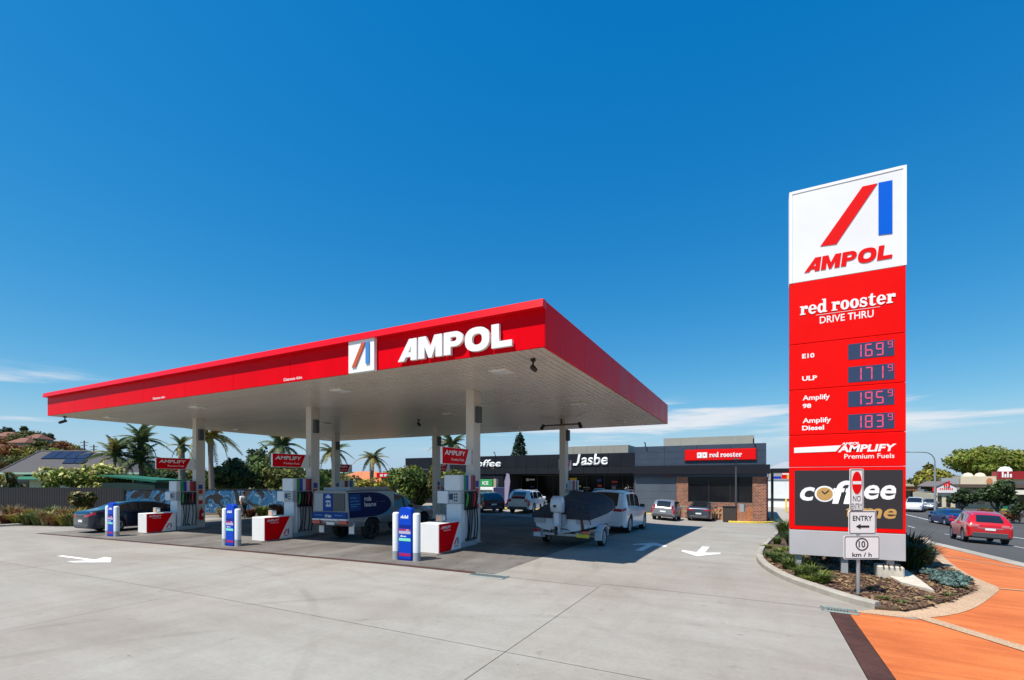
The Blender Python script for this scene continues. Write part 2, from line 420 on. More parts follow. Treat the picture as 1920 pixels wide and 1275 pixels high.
ORANGE = surf('orange_paving', [(0.45, (0.80, 0.70, 0.62), g1(1.05), (1, 1), 0, .36, .66), (2.4, (0.86, 0.80, 0.76), g1(1.02), (0.3, 2), 0.6, .4, .6), (30, g1(0.9), g1(1.06), (1, 1), 0, .3, .7),
                                (5, (0.75, 0.72, 0.7), g1(1), (1, 1), 0, .24, .33)], (0.62, 0.182, 0.052), 0.85, 0.4, 100)
AGG = surf('pale_aggregate', [(1.2, g1(0.85), g1(1.04), (1, 1), 0, .35, .65), (38, (0.62, 0.55, 0.48), g1(1.1), (1, 1), 0, .34, .6)], (0.52, 0.37, 0.245), 0.9, 0.8, 60)
SOIL = surf('soil', [(1.5, g1(0.6), g1(1.2), (1, 1), 0, .3, .7), (22, g1(0.55), g1(1.3), (1, 1), 0, .3, .7)], (0.12, 0.075, 0.045), 0.95, 1.0, 40)
EARTH = surf('dry_ground', [(0.05, (0.6, 0.75, 0.5), g1(1.1), (1, 1), 0, .35, .65), (1.2, g1(0.7), g1(1.2), (1, 1), 0, .3, .7)], (0.13, 0.13, 0.06), 0.95, 0.5, 20)
RUST = surf('rusty_steel', [(2.0, (0.55, 0.5, 0.5), g1(1.2), (1, 1), 0, .3, .7), (40, g1(0.6), g1(1.3), (1, 1), 0, .3, .7)], (0.075, 0.032, 0.024), 0.8, 0.6, 80)
LINE = surf('road_paint', [(6, g1(0.75), g1(1.05), (1, 1), 0, .3, .6), (60, g1(0.85), g1(1.0), (1, 1), 0, .3, .5)], (0.78, 0.78, 0.76), 0.7, 0.3, 90)
JOINT = mat('joint_filler', (0.11, 0.10, 0.09), 0.9)

# ------------------------------------------------------------------ ground, forecourt, road
xs = np.unique(np.concatenate([np.arange(-60, 60.1, 2.0), np.linspace(-60, -2500, 26), np.linspace(60, 2500, 26)]))
ys = np.unique(np.concatenate([np.arange(-20, 90.1, 2.0), np.linspace(-20, -600, 10), np.linspace(90, 3000, 26)]))
vs_, fs_ = [], []
for y in ys:
    for x in xs: vs_.append((x, y, hz(x, y) - 0.12))
nx = len(xs)
for j in range(len(ys) - 1):
    for i in range(nx - 1): fs_.append((j * nx + i, j * nx + i + 1, (j + 1) * nx + i + 1, (j + 1) * nx + i))
pset(MB().add(vs_, fs_).build('ground', EARTH, smooth=60), kind='structure')

fore = sheet('forecourt', [(-44, -9), (2.4, -9), (2.4, 45), (-44, 45)], -0.03, JOINT, step=2.0)
pset(fore, kind='structure')
JX = [-44, -37.5, -30.55, -24.0, -17.3, -10.1, -2.9, 1.15]
def slab(x0, x1, y0, y1, m=CONC, g=0.0055):
    sheet('concrete_slab', [(x0 + g, y0 + g), (x1 - g, y0 + g), (x1 - g, y1 - g), (x0 + g, y1 - g)], 0.0, m, fore, step=1.0)
for i in range(7):
    for (y0, y1) in ((-9, -1.6), (-1.6, 5.45), (5.45, 9.62)):
        if i == 6 and y0 > 5: slab(JX[i], 1.15, y0, 9.95)
        else: slab(JX[i], JX[i + 1], y0, y1)
    if JX[i] < -30.6: 
        for (y0, y1) in ((9.62, 18), (18, 27)): slab(JX[i], JX[i + 1], y0, y1)
    for (y0, y1) in ((27.0, 34.5), (34.5, 45)):
        x1 = JX[i + 1] if i < 6 else 2.4
        slab(JX[i], x1, y0, y1)
sheet('concrete_slab', [(-5.493, 9.634), (-2.9, 9.634), (-2.9, 9.964), (2.4, 9.96), (2.4, 26.99), (-5.493, 26.99)], 0.0, CONC, fore)
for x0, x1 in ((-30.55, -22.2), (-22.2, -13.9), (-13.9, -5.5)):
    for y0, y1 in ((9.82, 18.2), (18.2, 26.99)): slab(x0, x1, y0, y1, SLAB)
# rusty trench drain along the front of the fuelling slab, with grates at its end
dr = pset(thing('trench_drain', 'long rusty trench drain across the concrete in front of the pumps', 'drain', (-18, 9.72, hz(-18, 9.72))), kind=None)
for i in range(25):
    x0 = -30.5 + i
    a = sheet('grate', [(x0 + .006, 9.635), (x0 + .994, 9.635), (x0 + .994, 9.805), (x0 + .006, 9.805)], 0.001, RUST, None, thick=0.025)
    a.parent = dr; a.matrix_parent_inverse = Matrix.Translation(dr.location).inverted()
GRATE = mat('grate_steel', (0.17, 0.20, 0.19), 0.6, metal=0.2, var=0.15, scale=20)
def grate(label, pts, nb):
    c = np.mean(pts, 0); t = thing('drain_grate', label, 'drain', (c[0], c[1], hz(*c)))
    P = [Vector((p[0] - c[0], p[1] - c[1])) for p in pts]
    zt = lambda p: hz(p.x + c[0], p.y + c[1]) - hz(*c)
    fr = MB()
    for i in range(4):
        a, b = P[i], P[(i + 1) % 4]
        fr.tube([(a.x, a.y, zt(a) + 0.004), (b.x, b.y, zt(b) + 0.004)], 0.02, 4)
    fr.build('frame', GRATE, t)
    for k in range(nb):
        u = (k + .5) / nb
        a = P[0].lerp(P[1], u); b = P[3].lerp(P[2], u)
        MB().tube([(a.x, a.y, zt(a) + 0.004), (b.x, b.y, zt(b) + 0.004)], 0.016, 4).build('bar', GRATE, t)
grate('pale steel grate at the right end of the long rusty trench drain', [(-5.95, 9.36), (-5.05, 9.36), (-5.05, 9.68), (-5.95, 9.68)], 12)
# wide rusty drain between the concrete and the orange paving
rd = thing('trench_drain', 'wide dark rusty drain between concrete and orange paving in the foreground', 'drain', (1.3, 7.5, 0))
for i in range(14):
    y0 = -4.3 + i
    a = sheet('grate', [(1.155, y0 + .004), (1.43, y0 + .004), (1.43, y0 + .996), (1.155, y0 + .996)], 0.002, RUST, None, thick=0.03)
    a.parent = rd; a.matrix_parent_inverse = Matrix.Translation(rd.location).inverted()
grate('pale steel grate at the tip of the garden island', [(1.06, 9.74), (1.56, 9.74), (1.56, 10.05), (1.06, 10.05)], 11)

def arrow(label, x, y, ang, ln, w, hw):
    o = [(0, -w / 2), (ln * 0.66, -w / 2), (ln * 0.55, -hw / 2), (ln * 0.68, -hw / 2), (ln, 0), (ln * 0.68, hw / 2), (ln * 0.55, hw / 2), (ln * 0.66, w / 2), (0, w / 2)]
    c, s = math.cos(ang), math.sin(ang)
    pset(sheet('painted_arrow', [(x + c * a - s * b, y + s * a + c * b) for a, b in o], 0.006, LINE), label, 'road marking')
arrow('white painted arrow pointing right on concrete left of the pumps', -19.5, 6.72, 0.0, 3.2, 0.15, 0.9)
arrow('white painted arrow pointing away, in the canopy shadow', -3.3, 15.3, math.pi / 2, 2.9, 0.24, 1.15)
arrow('white painted arrow pointing at the viewer, in full sun beside the canopy shadow', -1.52, 17.9, -math.pi / 2, 2.9, 0.24, 1.15)

KX = 7.75                                                  # kerb line of the street
pset(sheet('road', [(KX, -60), (34, -60), (34, 160), (KX, 160)], -0.03, ASPH, step=4.0), kind='structure')
ft = pset(sheet('footpath', [(1.44, -30), (KX, -30), (KX, 42), (1.44, 42)], -0.004, ORANGE, step=1.0), kind='structure')
pset(sheet('driveway', [(1.2, 33.05), (KX - .4, 33.05), (KX - .4, 90), (1.2, 90)], 0.004, KERBM, step=2.0), kind='structure')
pset(kerb_run('kerb', [(KX + 0.16, y) for y in range(-30, 61, 2)], 0.5, 0.05, KERBM, base=0.0, side=1), kind='structure')
pset(kerb_run('kerb', [(33.5, y) for y in range(-30, 161, 4)], 0.4, 0.12, KERBM, base=0.0, side=-1), kind='structure')
pset(sheet('footpath', [(33.9, -30), (40, -30), (40, 160), (33.9, 160)], 0.05, KERBM, step=4.0), kind='structure')
rm = pset(sheet('lane_line', [(16.0, -30), (16.14, -30), (16.14, 150), (16.0, 150)], -0.022, LINE, step=4.0), 'long solid white lane line along the street asphalt', 'road marking')
for i, y in enumerate(range(14, 110, 9)):
    pset(sheet('lane_dash', [(12.0, y), (12.1, y), (12.1, y + 3), (12.0, y + 3)], -0.022, LINE, step=4.0), 'short white lane dash in the street, %s from the near end' % ('first', 'second', 'third', 'fourth', 'fifth', 'sixth', 'seventh', 'eighth', 'ninth', 'tenth', 'eleventh')[i], 'road marking', 'white lane dashes in the street')

# garden island with the sign, its kerb and the pale aggregate bands
kp = [G(*p) for p in ((1478, 984), (1452, 1003), (1428, 1026), (1418, 1044), (1428, 1063), (1468, 1087), (1530, 1110), (1590, 1130), (1640, 1143))]
kp = [(1.3, 33.0)] + kp[1:]
kl = smooth_line(kp, 5)
isl_r = smooth_line([G(*p) for p in ((1640, 1143), (1705, 1146), (1765, 1132), (1812, 1115), (1828, 1100), (1806, 1082), (1768, 1060), (1742, 1036), (1722, 1008))], 4)
pset(sheet('garden_bed', [(x + 0.04, y) for x, y in kl[:-1]] + isl_r + [(5.6, 33.0)], 0.045, SOIL, step=1.0, thick=0.1), kind='structure')
pset(kerb_run('kerb', kl, 0.17, 0.13, KERBM, side=1), kind='structure')
bo = [G(*p) for p in ((1612, 1148), (1690, 1157), (1762, 1156), (1822, 1142), (1860, 1118), (1873, 1103), (1850, 1092), (1818, 1078), (1786, 1058), (1762, 1036), (1740, 1008))]
bo = smooth_line(bo, 4)
pset(sheet('paving_band', [(1.46, 9.93)] + bo[2:] + isl_r[::-1], 0.003, AGG), 'pale aggregate paving band curving around the garden island', 'paving')
def band(label, a, b, w0):
    A, B = Vector(G(*a)), Vector(G(*b)); t = (B - A).normalized(); n = Vector((-t.y, t.x)) * w0 / 2
    B = B + t * 3.5
    A2 = B - A
    pset(sheet('paving_band', [tuple(A - n), tuple(B - n), tuple(B + n), tuple(A + n)], 0.007, AGG), label, 'paving')
band('pale aggregate paving band crossing the orange paving in the foreground', (1722, 1156), (1905, 1212), 0.27)
band('thin pale paving band leaving the point of the curved band', (1866, 1103), (1912, 1107), 0.09)
band('thin pale paving band across the orange path near the street', (1752, 1040), (1835, 1053), 0.13)

# ------------------------------------------------------------------ canopy
SOF, FTOP = 5.30, 6.37
X0, X1, Y0, Y1 = -30.4, -4.3, 10.03, 27.3
SOFM = mat('soffit_panel', (0.66, 0.605, 0.53), 0.28, var=0.05, scale=0.5, spec=0.6)
COLM = mat('column_paint', (0.62, 0.56, 0.49), 0.5, var=0.05, scale=1.2)
cano = thing('petrol_canopy', 'large red and white service station canopy on six columns', 'canopy', ((X0 + X1) / 2, (Y0 + Y1) / 2, 0))
cano.location = (0, 0, 0)
npan = 130
pw = (X1 - X0 - 0.1) / npan
sm = {}
for j, (ya, yb) in enumerate(((Y0 + 0.06, 17.0), (17.03, Y1 - 0.06))):
    sm[j] = MB().prism([(0.010, 0.045), (0.026, 0.0), (pw - 0.026, 0.0), (pw - 0.010, 0.045)], ya, yb, 'xz').mesh('soffit_panel')
    for i in range(npan):
        link('soffit_panel', sm[j], SOFM, cano, (X0 + 0.05 + i * pw, 0, SOF + 0.004 * (j == 1)))
MB().box(X0 + 0.05, X1 - 0.05, Y0 + 0.05, Y1 - 0.05, SOF + 0.04, FTOP - 0.1).build('roof_deck', DGREY, cano)
def fascia(n, along):
    for i in range(n):
        if along == 'f': a = X0 + (X1 - X0) * i / n; b = X0 + (X1 - X0) * (i + 1) / n; MB().box(a + .004, b - .004, Y0, Y0 + .05, SOF, FTOP - .19).build('fascia_panel', RED, cano, bevel=0.004)
        if along == 'b': a = X0 + (X1 - X0) * i / n; b = X0 + (X1 - X0) * (i + 1) / n; MB().box(a + .004, b - .004, Y1 - .05, Y1, SOF, FTOP - .19).build('fascia_panel', RED, cano, bevel=0.004)
        if along == 'r': a = Y0 + (Y1 - Y0) * i / n; b = Y0 + (Y1 - Y0) * (i + 1) / n; MB().box(X1 - .045, X1 + .005, a + .004, b - .004, SOF - .002, FTOP - .004).build('fascia_panel', RED, cano, bevel=0.004)
        if along == 'l': a = Y0 + (Y1 - Y0) * i / n; b = Y0 + (Y1 - Y0) * (i + 1) / n; MB().box(X0 - .005, X0 + .045, a + .004, b - .004, SOF - .002, FTOP - .004).build('fascia_panel', RED, cano, bevel=0.004)
fascia(9, 'f'); fascia(9, 'b'); fascia(6, 'r'); fascia(6, 'l')
CAPM = mat('red_cap', (0.72, 0.004, 0.012), 0.35, spec=0.2)
MB().prism([(Y0 - 0.17, FTOP - 0.19), (Y0 + 0.06, FTOP - 0.19), (Y0 + 0.06, FTOP), (Y0 - 0.13, FTOP)], X0 - 0.08, X1 + 0.012, 'yz').build('fascia_cap', CAPM, cano)
MB().box(X0, X1 - .05, Y1 - .06, Y1 + .1, FTOP - .19, FTOP).build('fascia_cap', CAPM, cano)
# lettering and logo on the front fascia
def ring(cx, cz, rx, rz, n=24, ex=2.4):
    o = []
    for k in range(n):
        a = 2 * math.pi * k / n; c, s = math.cos(a), math.sin(a)
        o.append((cx + rx * math.copysign(abs(c) ** (2 / ex), c), cz + rz * math.copysign(abs(s) ** (2 / ex), s)))
    return o
def arc(cx, cz, rx, rz, a0, a1, n=10):
    return [(cx + rx * math.cos(a0 + (a1 - a0) * k / n), cz + rz * math.sin(a0 + (a1 - a0) * k / n)) for k in range(n + 1)]
H2 = math.pi / 2
LET = [('A', [[(0, 0), (.60, 1), (1.0, 1), (1.0, 0), (.68, 0), (.68, .17), (.42, .17), (.32, 0)], [(.555, .38), (.69, .38), (.69, .66)]], 1.0),
       ('M', [[(0, 0), (0, 1), (.38, 1), (.60, .45), (.82, 1), (1.2, 1), (1.2, 0), (.88, 0), (.88, .52), (.68, .0), (.52, 0), (.32, .52), (.32, 0)]], 1.2),
       ('P', [[(0, 0), (0, 1)] + arc(.55, .67, .37, .33, H2, -H2) + [(.33, .34), (.33, 0)], [(.33, .77)] + arc(.52, .67, .10, .10, H2, -H2, 6) + [(.33, .57)]], .92),
       ('O', [ring(.56, .5, .56, .52), ring(.56, .5, .23, .24)], 1.12),
       ('L', [[(0, 0), (0, 1), (.33, 1), (.33, .26), (.88, .26), (.88, 0)]], .88)]
def wordmark(parent, m, x0, x1, z0, z1, y, depth, shear=0.0):
    gap = 0.09; tot = sum(l[2] for l in LET) + gap * 4; kx = (x1 - x0) / tot; kz = z1 - z0; x = x0
    for nme, loops, w in LET:
        lp = [[(x + (p[0] + shear * p[1]) * kx, z0 + p[1] * kz) for p in q] for q in loops]
        link('letter', fill_mesh('letter', lp, y - depth, y), m, parent)
        x += (w + gap) * kx
wordmark(cano, LWHITE, -8.55, -5.1, 5.40, 5.97, Y0 - 0.03, 0.09)
MB().box(-10.38, -9.4, Y0 - 0.12, Y0 - 0.002, 5.27, 6.21).build('logo_panel', LWHITE, cano, bevel=0.01)
def logo(parent, x0, x1, z0, z1, y, d, ra=None, rb=None):
    w = x1 - x0; h = z1 - z0
    link('logo_bar', fill_mesh('logo_bar', [[(x0, z0), (x0 + w * .215, z0), (x0 + w * .78, z1), (x0 + w * .57, z1)]], y - d, y), ra or SIGNRED, parent)
    link('logo_bar', fill_mesh('logo_bar', [[(x0 + w * .80, z0 + h * .08), (x1, z0 + h * .08), (x1, z1), (x0 + w * .80, z1)]], y - d, y), rb or LOGOBLUE, parent)
logo(cano, -10.22, -9.56, 5.43, 6.08, Y0 - 0.122, 0.03, mat('logo_orange', (0.55, 0.09, 0.03), .5), mat('logo_light_blue', (0.05, 0.22, 0.55), .5))
for px, py in ((298, 744), (549, 711)):
    x, z = PY(px, py, Y0)
    text('Clearance 4.6m', LWHITE, cano, w=0.85, h=0.09, loc=(x, Y0 - 0.006, SOF + 0.1), bold=0.01)
# columns
CXS = [-24.9, -16.6, -8.57]
NOTE_R, NOTE_B = mat('notice_red', (0.55, 0.03, 0.03), .5), mat('notice_blue', (0.03, 0.05, 0.30), .5)
for ci, cx in enumerate(CXS):
    for yy in (13.8, 22.6):
        zb = hz(cx, yy) - 0.02
        c = MB().box(cx - .32, cx, yy, yy + .45, zb, SOF + 0.02).build('column', COLM, cano, bevel=0.012)
        MB().box(cx - .36, cx + .04, yy - .04, yy + .49, zb, zb + 0.12).build('column_base', GREY, c)
        for (z, h, mm) in ((2.02, .22, NOTE_B), (1.78, .2, NOTE_R), (1.5, .16, LWHITE), (1.27, .18, NOTE_R)):
            MB().box(cx + .0005, cx + .006, yy + .12, yy + .32, z + zb, z + zb + h).build('notice', mm, c)
        MB().box(cx + .001, cx + .16, yy + .1, yy + .3, 4.2, 4.75).build('loudspeaker', DGREY, c, bevel=0.01)
# soffit lights and cameras
LFR, LEM = mat('light_frame', (.72, .71, .68), .4), mat('light_diffuser', (.8, .8, .78), .2)
lt = None
for xi, x in enumerate((-28.2, -20.9, -12.6, -6.35)):
    for yi, y in enumerate((11.7, 18.2, 25.0)):
        lab = '%s ceiling light in the canopy soffit, %s' % (('front row', 'middle row', 'back row')[yi], ('left end of its row', 'second from the left', 'third from the left', 'right end of its row')[xi])
        if lt is None:
            lt = thing('ceiling_light', lab, 'light', (x, y, SOF), 0, 'lights in the canopy soffit')
            MB().box(-.28, .28, -.28, .28, -.05, 0.01).build('frame', LFR, lt, bevel=0.02)
            MB().box(-.2, .2, -.2, .2, -.065, -.045).build('diffuser', LEM, lt)
        else: dup(lt, lab, (x, y, SOF))
def camera_unit(label, loc, rz, g='cameras under the canopy'):
    t = thing('security_camera', label, 'camera', loc, rz, g)
    MB().cyl((0, 0, -.06), .07, .06, 12).build('mount', BLACK, t)
    MB().tube([(0, 0, -.05), (0, 0, -.18), (.05, 0, -.22)], .025, 8).build('bracket', BLACK, t)
    MB().tube([(-.06, 0, -.2), (.22, 0, -.33)], [.07, .06], 10).build('housing', BLACK, t, smooth=40)
camera_unit('black camera under the canopy at its near right corner', (-5.0, 10.9, SOF), -0.9)
camera_unit('black camera under the canopy at its far left corner', (-29.9, 10.5, SOF), -2.2)
camera_unit('black camera under the canopy left of the middle front column', (-17.6, 14.6, SOF), 3.0)
camera_unit('black camera under the canopy between middle rear and right front columns', (-15.3, 19.3, SOF), -0.6)
# roof-hung bracket with cameras at the rear right column
br = thing('camera_bracket', 'dark steel bracket with cameras at the top of the right rear column', 'bracket', (-8.73, 22.5, SOF - .3))
MB().box(-1.0, 1.0, -.06, .02, -.04, .04).build('crossbar', mat('bracket_brown', (.14, .09, .07), .6), br)
for s in (-1, 1):
    MB().tube([(s * .95, -.05, .05), (s * 1.08, -.12, -.2)], .09, 8).build('camera_housing', BLACK, br)
MB().box(-.03, .03, -.05, .02, .04, .3).build('hanger', BLACK, br)
# ------------------------------------------------------------------ price pylon
PYY = 13.7
pyl = thing('price_pylon', 'tall red and white fuel price sign on grey legs in the garden island', 'sign', (1.93, PYY + .17, hz(1.93, 13.9)))
PZ = pyl.location.z
PX0, PX1 = -1.145, 1.145
yf = -0.17                                       # local front face
def lz(z): return z - PZ
def panel(z0, z1, m, name='panel', y=yf, inset=0.0):
    return MB().box(PX0 + inset, PX1 - inset, y, -y, lz(z0) + .006, lz(z1) - .006).build(name, m, pyl, bevel=0.008)
PYRED = mat('pylon_red', (0.80, 0.002, 0.001), 0.5, spec=0.12, var=0.03, scale=0.7)
PYWHITE = mat('pylon_white', (0.80, 0.80, 0.79), 0.4, var=0.03, scale=0.8)
PYGREY = mat('pylon_grey', (0.44, 0.43, 0.44), 0.5, var=0.05, scale=1)
top = panel(7.13, 9.41, PYWHITE, 'logo_panel')
for bx in ((PX0 - .012, PX0 + .05, 7.13, 9.42), (PX1 - .05, PX1 + .012, 7.13, 9.42), (PX0 + .051, PX1 - .051, 9.35, 9.425)):
    MB().box(bx[0], bx[1], yf - .012, -yf + .012, lz(bx[2]) + .007, lz(bx[3])).build('trim', LWHITE, top)
def px2(px, py):
    x, z = PY(px, py, PYY); return x - 1.93, z - PZ
W = dict(parent=pyl)
# red and blue logo bars
link('logo_bar', fill_mesh('logo_bar', [[px2(1538, 462), px2(1568, 458), px2(1645, 344), px2(1617, 350)]], yf - .012, yf - .002), SIGNRED, pyl)
link('logo_bar', fill_mesh('logo_bar', [[px2(1647, 441), px2(1673, 438), px2(1673, 338), px2(1647, 343)]], yf - .012, yf - .002), LOGOBLUE, pyl)
a, z0 = px2(1508, 508); b, z1 = px2(1672, 461)
wordmark(pyl, SIGNRED, a, b, px2(1590, 498)[1], px2(1590, 472)[1], yf - .002, 0.01, 0.12)
p1 = panel(5.6, 7.13, PYRED); p2 = panel(4.465, 5.6, PYRED); p3 = panel(3.335, 4.465, PYRED); p4 = panel(2.545, 3.335, PYRED)
p5 = panel(0.99, 2.545, PYRED, 'coffee_panel'); panel(0.36, 0.99, PYGREY, 'base_panel')
def tx(s, pxa, pxb, py, h, m=LWHITE, bold=0.0, shear=0.0, par=None, name='lettering'):
    xa = px2(pxa, py)[0]; xb = px2(pxb, py)[0]; xm = (xa + xb) / 2; pm = (pxa + pxb) / 2
    return text(s, m, pyl, w=xb - xa, h=h, loc=(xm, yf - .003, px2(pm, py)[1]), bold=bold, shear=shear, name=name)
# slab-serif word drawn letter by letter
def slab_word(word, parent, m, x0, x1, zb, xh, y, depth=0.01):
    T = .30; S = .13
    def r(): return [[(0, 0), (0, S), (.12, S), (.12, 1 - S), (0, 1 - S), (0, 1), (.42, 1), (.42, .88)] + arc(.62, .72, .2, .3, 2.2, .9, 4) + [(.86, .98), (.86, .62), (.64, .62), (.56, .70), (.44, .6), (.44, S), (.6, S), (.6, 0)]], .86
    def o(): return [ring(.46, .5, .46, .54, 20, 2.1), ring(.46, .5, .14, .36, 14, 2.1)], .92
    def e(): return [arc(.46, .5, .46, .54, .0, 5.75, 22) + [(.62, .22)] + arc(.48, .42, .2, .24, 5.6, 3.6, 6) + [(.3, .44), (.92, .44)], [(.3, .6)] + arc(.46, .62, .16, .28, 3.0, .05, 8) + [(.62, .6)]], .92
    def d(): return [[(.92, S), (.92, 1.5), (.5, 1.5), (.5, 1.5 - S), (.62, 1.5 - S), (.62, .98)] + arc(.38, .5, .38, .54, 1.2, 5.1, 14) + [(.62, .08), (.62, 0), (1.04, 0), (1.04, S)], ring(.46, .5, .15, .33, 12, 2.1)], 1.04
    def s_(): return [[(.02, .03), (.02, .38), (.16, .38)] + arc(.38, .26, .2, .14, 3.0, 6.0, 5) + [(.54, .3), (.12, .48), (.04, .72)] + arc(.38, .74, .34, .3, 2.7, 1.2, 6) + [(.6, .97), (.72, 1), (.72, .68), (.58, .68)] + arc(.4, .78, .17, .1, .2, 3.0, 5) + [(.28, .70), (.68, .54), (.8, .3)] + arc(.42, .28, .38, .32, -.2, -1.9, 6) + [(.18, .04), (.12, 0)]], .82
    def t(): return [[(0, 1 - S), (0, 1), (.14, 1), (.28, 1.32), (.46, 1.32), (.46, 1), (.72, 1), (.72, 1 - S), (.46, 1 - S), (.46, .26)] + arc(.56, .24, .1, .1, 3.1, 5.0, 4) + [(.74, .2), (.76, .06)] + arc(.46, .22, .32, .26, -.7, -3.1, 6) + [(.14, .9)]], .76
    F = {'r': r, 'o': o, 'e': e, 'd': d, 's': s_, 't': t}
    gap = .06; its = []; tot = 0
    for ch in word:
        if ch == ' ': tot += .42; its.append(None); continue
        lp, w = F[ch](); its.append((lp, w)); tot += w + gap
    kx = (x1 - x0) / (tot - gap); x = x0
    for it in its:
        if it is None: x += .42 * kx; continue
        lp, w = it
        link('letter', fill_mesh('letter', [[(x + p[0] * kx, zb + p[1] * xh) for p in q] for q in lp], y - depth, y), m, parent)
        x += (w + gap) * kx
xa, za = px2(1500, 588); xb, zb = px2(1679, 569)
slab_word('red rooster', pyl, LWHITE, xa, xb, (za + zb) / 2 - .01, .215, yf - .002)
tx('DRIVE THRU', 1537, 1638, 594, .17, bold=.012)
MB().box(px2(1530, 585)[0], px2(1650, 580)[0], yf - .006, yf - .001, px2(1590, 583)[1] - .004, px2(1590, 583)[1] + .004).build('rule', LWHITE, pyl)
tx('E10', 1504, 1527, 667, .115, bold=.03); tx('ULP', 1504, 1532, 709, .115, bold=.03)
tx('Amplify', 1505, 1556, 746, .16, bold=.02); tx('98', 1505, 1521, 761, .11, bold=.03)
tx('Amplify', 1505, 1558, 789, .16, bold=.02); tx('Diesel', 1504, 1545, 802, .115, bold=.03)
# seven-segment price displays
LEDBG, LEDON = mat('display_background', (.035, .058, .12), .4, spec=.2), mat('display_segment', (.60, .07, .16), .4, emit=0.25)
SEG = {'a': (.12, .88, .9, 1.0), 'b': (.82, 1., .52, .98), 'c': (.82, 1., .02, .48), 'd': (.12, .88, 0, .1), 'e': (0, .18, .02, .48), 'f': (0, .18, .52, .98), 'g': (.12, .88, .45, .55)}
DIG = {'1': 'bc', '6': 'acdefg', '9': 'abcdfg', '7': 'abc', '5': 'acdfg', '8': 'abcdefg', '3': 'abcdg'}
def display(s, yc):
    x0, x1 = px2(1590, yc)[0], px2(1677, yc)[0]; zc = px2(1633, yc)[1]; hh = .37
    d = MB().box(x0, x1, yf - .006, yf + .01, zc - hh / 2, zc + hh / 2).build('price_display', LEDBG, pyl)
    w = (x1 - x0); 
    for i, ch in enumerate(s):
        sm = i == 3
        dx0 = x0 + w * (0.14 + .235 * i) if not sm else x0 + w * .86; dw = w * (.16 if not sm else .105); dz0 = zc - hh * .40 if not sm else zc + hh * .02; dh = hh * (.80 if not sm else .42)
        mb = MB()
        for g in DIG[ch]:
            u0, u1, v0, v1 = SEG[g]; mb.box(dx0 + dw * u0, dx0 + dw * u1, yf - .012, yf - .0065, dz0 + dh * v0, dz0 + dh * v1)
        mb.build('digit', LEDON, d)
for s, yc in (('1699', 656), ('1719', 699.5), ('1959', 746), ('1839', 790)): display(s, yc)
# amplify panel
xa, xb = px2(1489, 845)[0], px2(1572, 842)[0]; zc = px2(1560, 842)[1]
link('stripe', fill_mesh('stripe', [[(xa, zc - .075), (xb - .05, zc - .06), (xb + .06, zc + .085), (xa, zc + .055)]], yf - .008, yf - .002), LWHITE, pyl)
tx('AMPLIFY', 1571, 1681, 840, .17, bold=.035, shear=.18); tx('AMPOL', 1578, 1612, 831.5, .06, bold=.04, shear=.18); tx('Premium Fuels', 1583, 1677, 855, .11, bold=.008)
# coffee panel
cz0, cz1 = px2(1590, 987)[1], px2(1590, 884)[1]
CK = mat('charcoal_print', (.022, .021, .024), .5); GOLD = mat('gold_print', (.52, .30, .09), .5)
MB().box(px2(1490, 930)[0], px2(1693, 930)[0], yf - .006, yf + .01, lz(1.10), lz(2.46)).build('poster', CK, pyl)
yf0 = yf; yf = yf - .005
def italic(s, pxa, pxb, py, h, m, bold): return tx(s, pxa, pxb, py, h, m, bold, .2)
italic('c', 1500, 1528, 926, .34, LWHITE, .022); italic('ff', 1560, 1617, 923, .56, LWHITE, .022); italic('ee', 1620, 1680, 923, .34, LWHITE, .022)
italic('time', 1586, 1681, 959, .32, GOLD, .018)
cx_, cz_ = px2(1546, 926)
link('clock', fill_mesh('clock', [ring(cx_, cz_, .205, .195, 28, 2)], yf - .006, yf - .002), LWHITE, pyl)
link('clock_face', fill_mesh('clock_face', [ring(cx_, cz_, .165, .157, 28, 2)], yf - .010, yf - .0065), GOLD, pyl)
for (dx, dz) in ((-.055, .07), (.085, .085)):
    k = math.hypot(dx, dz); n = (-dz / k * .013, dx / k * .013)
    link('clock_hand', fill_mesh('clock_hand', [[(cx_ - n[0], cz_ - n[1]), (cx_ + dx - n[0], cz_ + dz - n[1]), (cx_ + dx + n[0], cz_ + dz + n[1]), (cx_ + n[0], cz_ + n[1])]], yf - .014, yf - .0105), CK, pyl)
yf = yf0
for x in (-.95, .0, .88):
    MB().box(x - .07, x + .07, -.1, .1, -.05, lz(0.37)).build('leg', GREY, pyl, bevel=0.005)
FOOT = mat('footing_concrete', (.50, .45, .37), .9, var=.18, scale=6, bump=.4)
MB().box(.62, 1.12, -.2, .25, -.02, .30).build('footing', FOOT, pyl, bevel=.03)
for i in range(4):
    MB().cyl((.72 + .1 * i, -.23, .30), .018, .06, 6).build('bolt', RUST, pyl)
# pale concrete wedge in the bed beside the right leg
wp = [G(*p) for p in ((1652, 1080), (1700, 1076), (1752, 1116), (1690, 1100))]
pset(sheet('concrete_wedge', wp, 0.10, FOOT, step=.5, thick=.12), 'pale triangular concrete slab lying in the bed at the sign leg', 'slab')

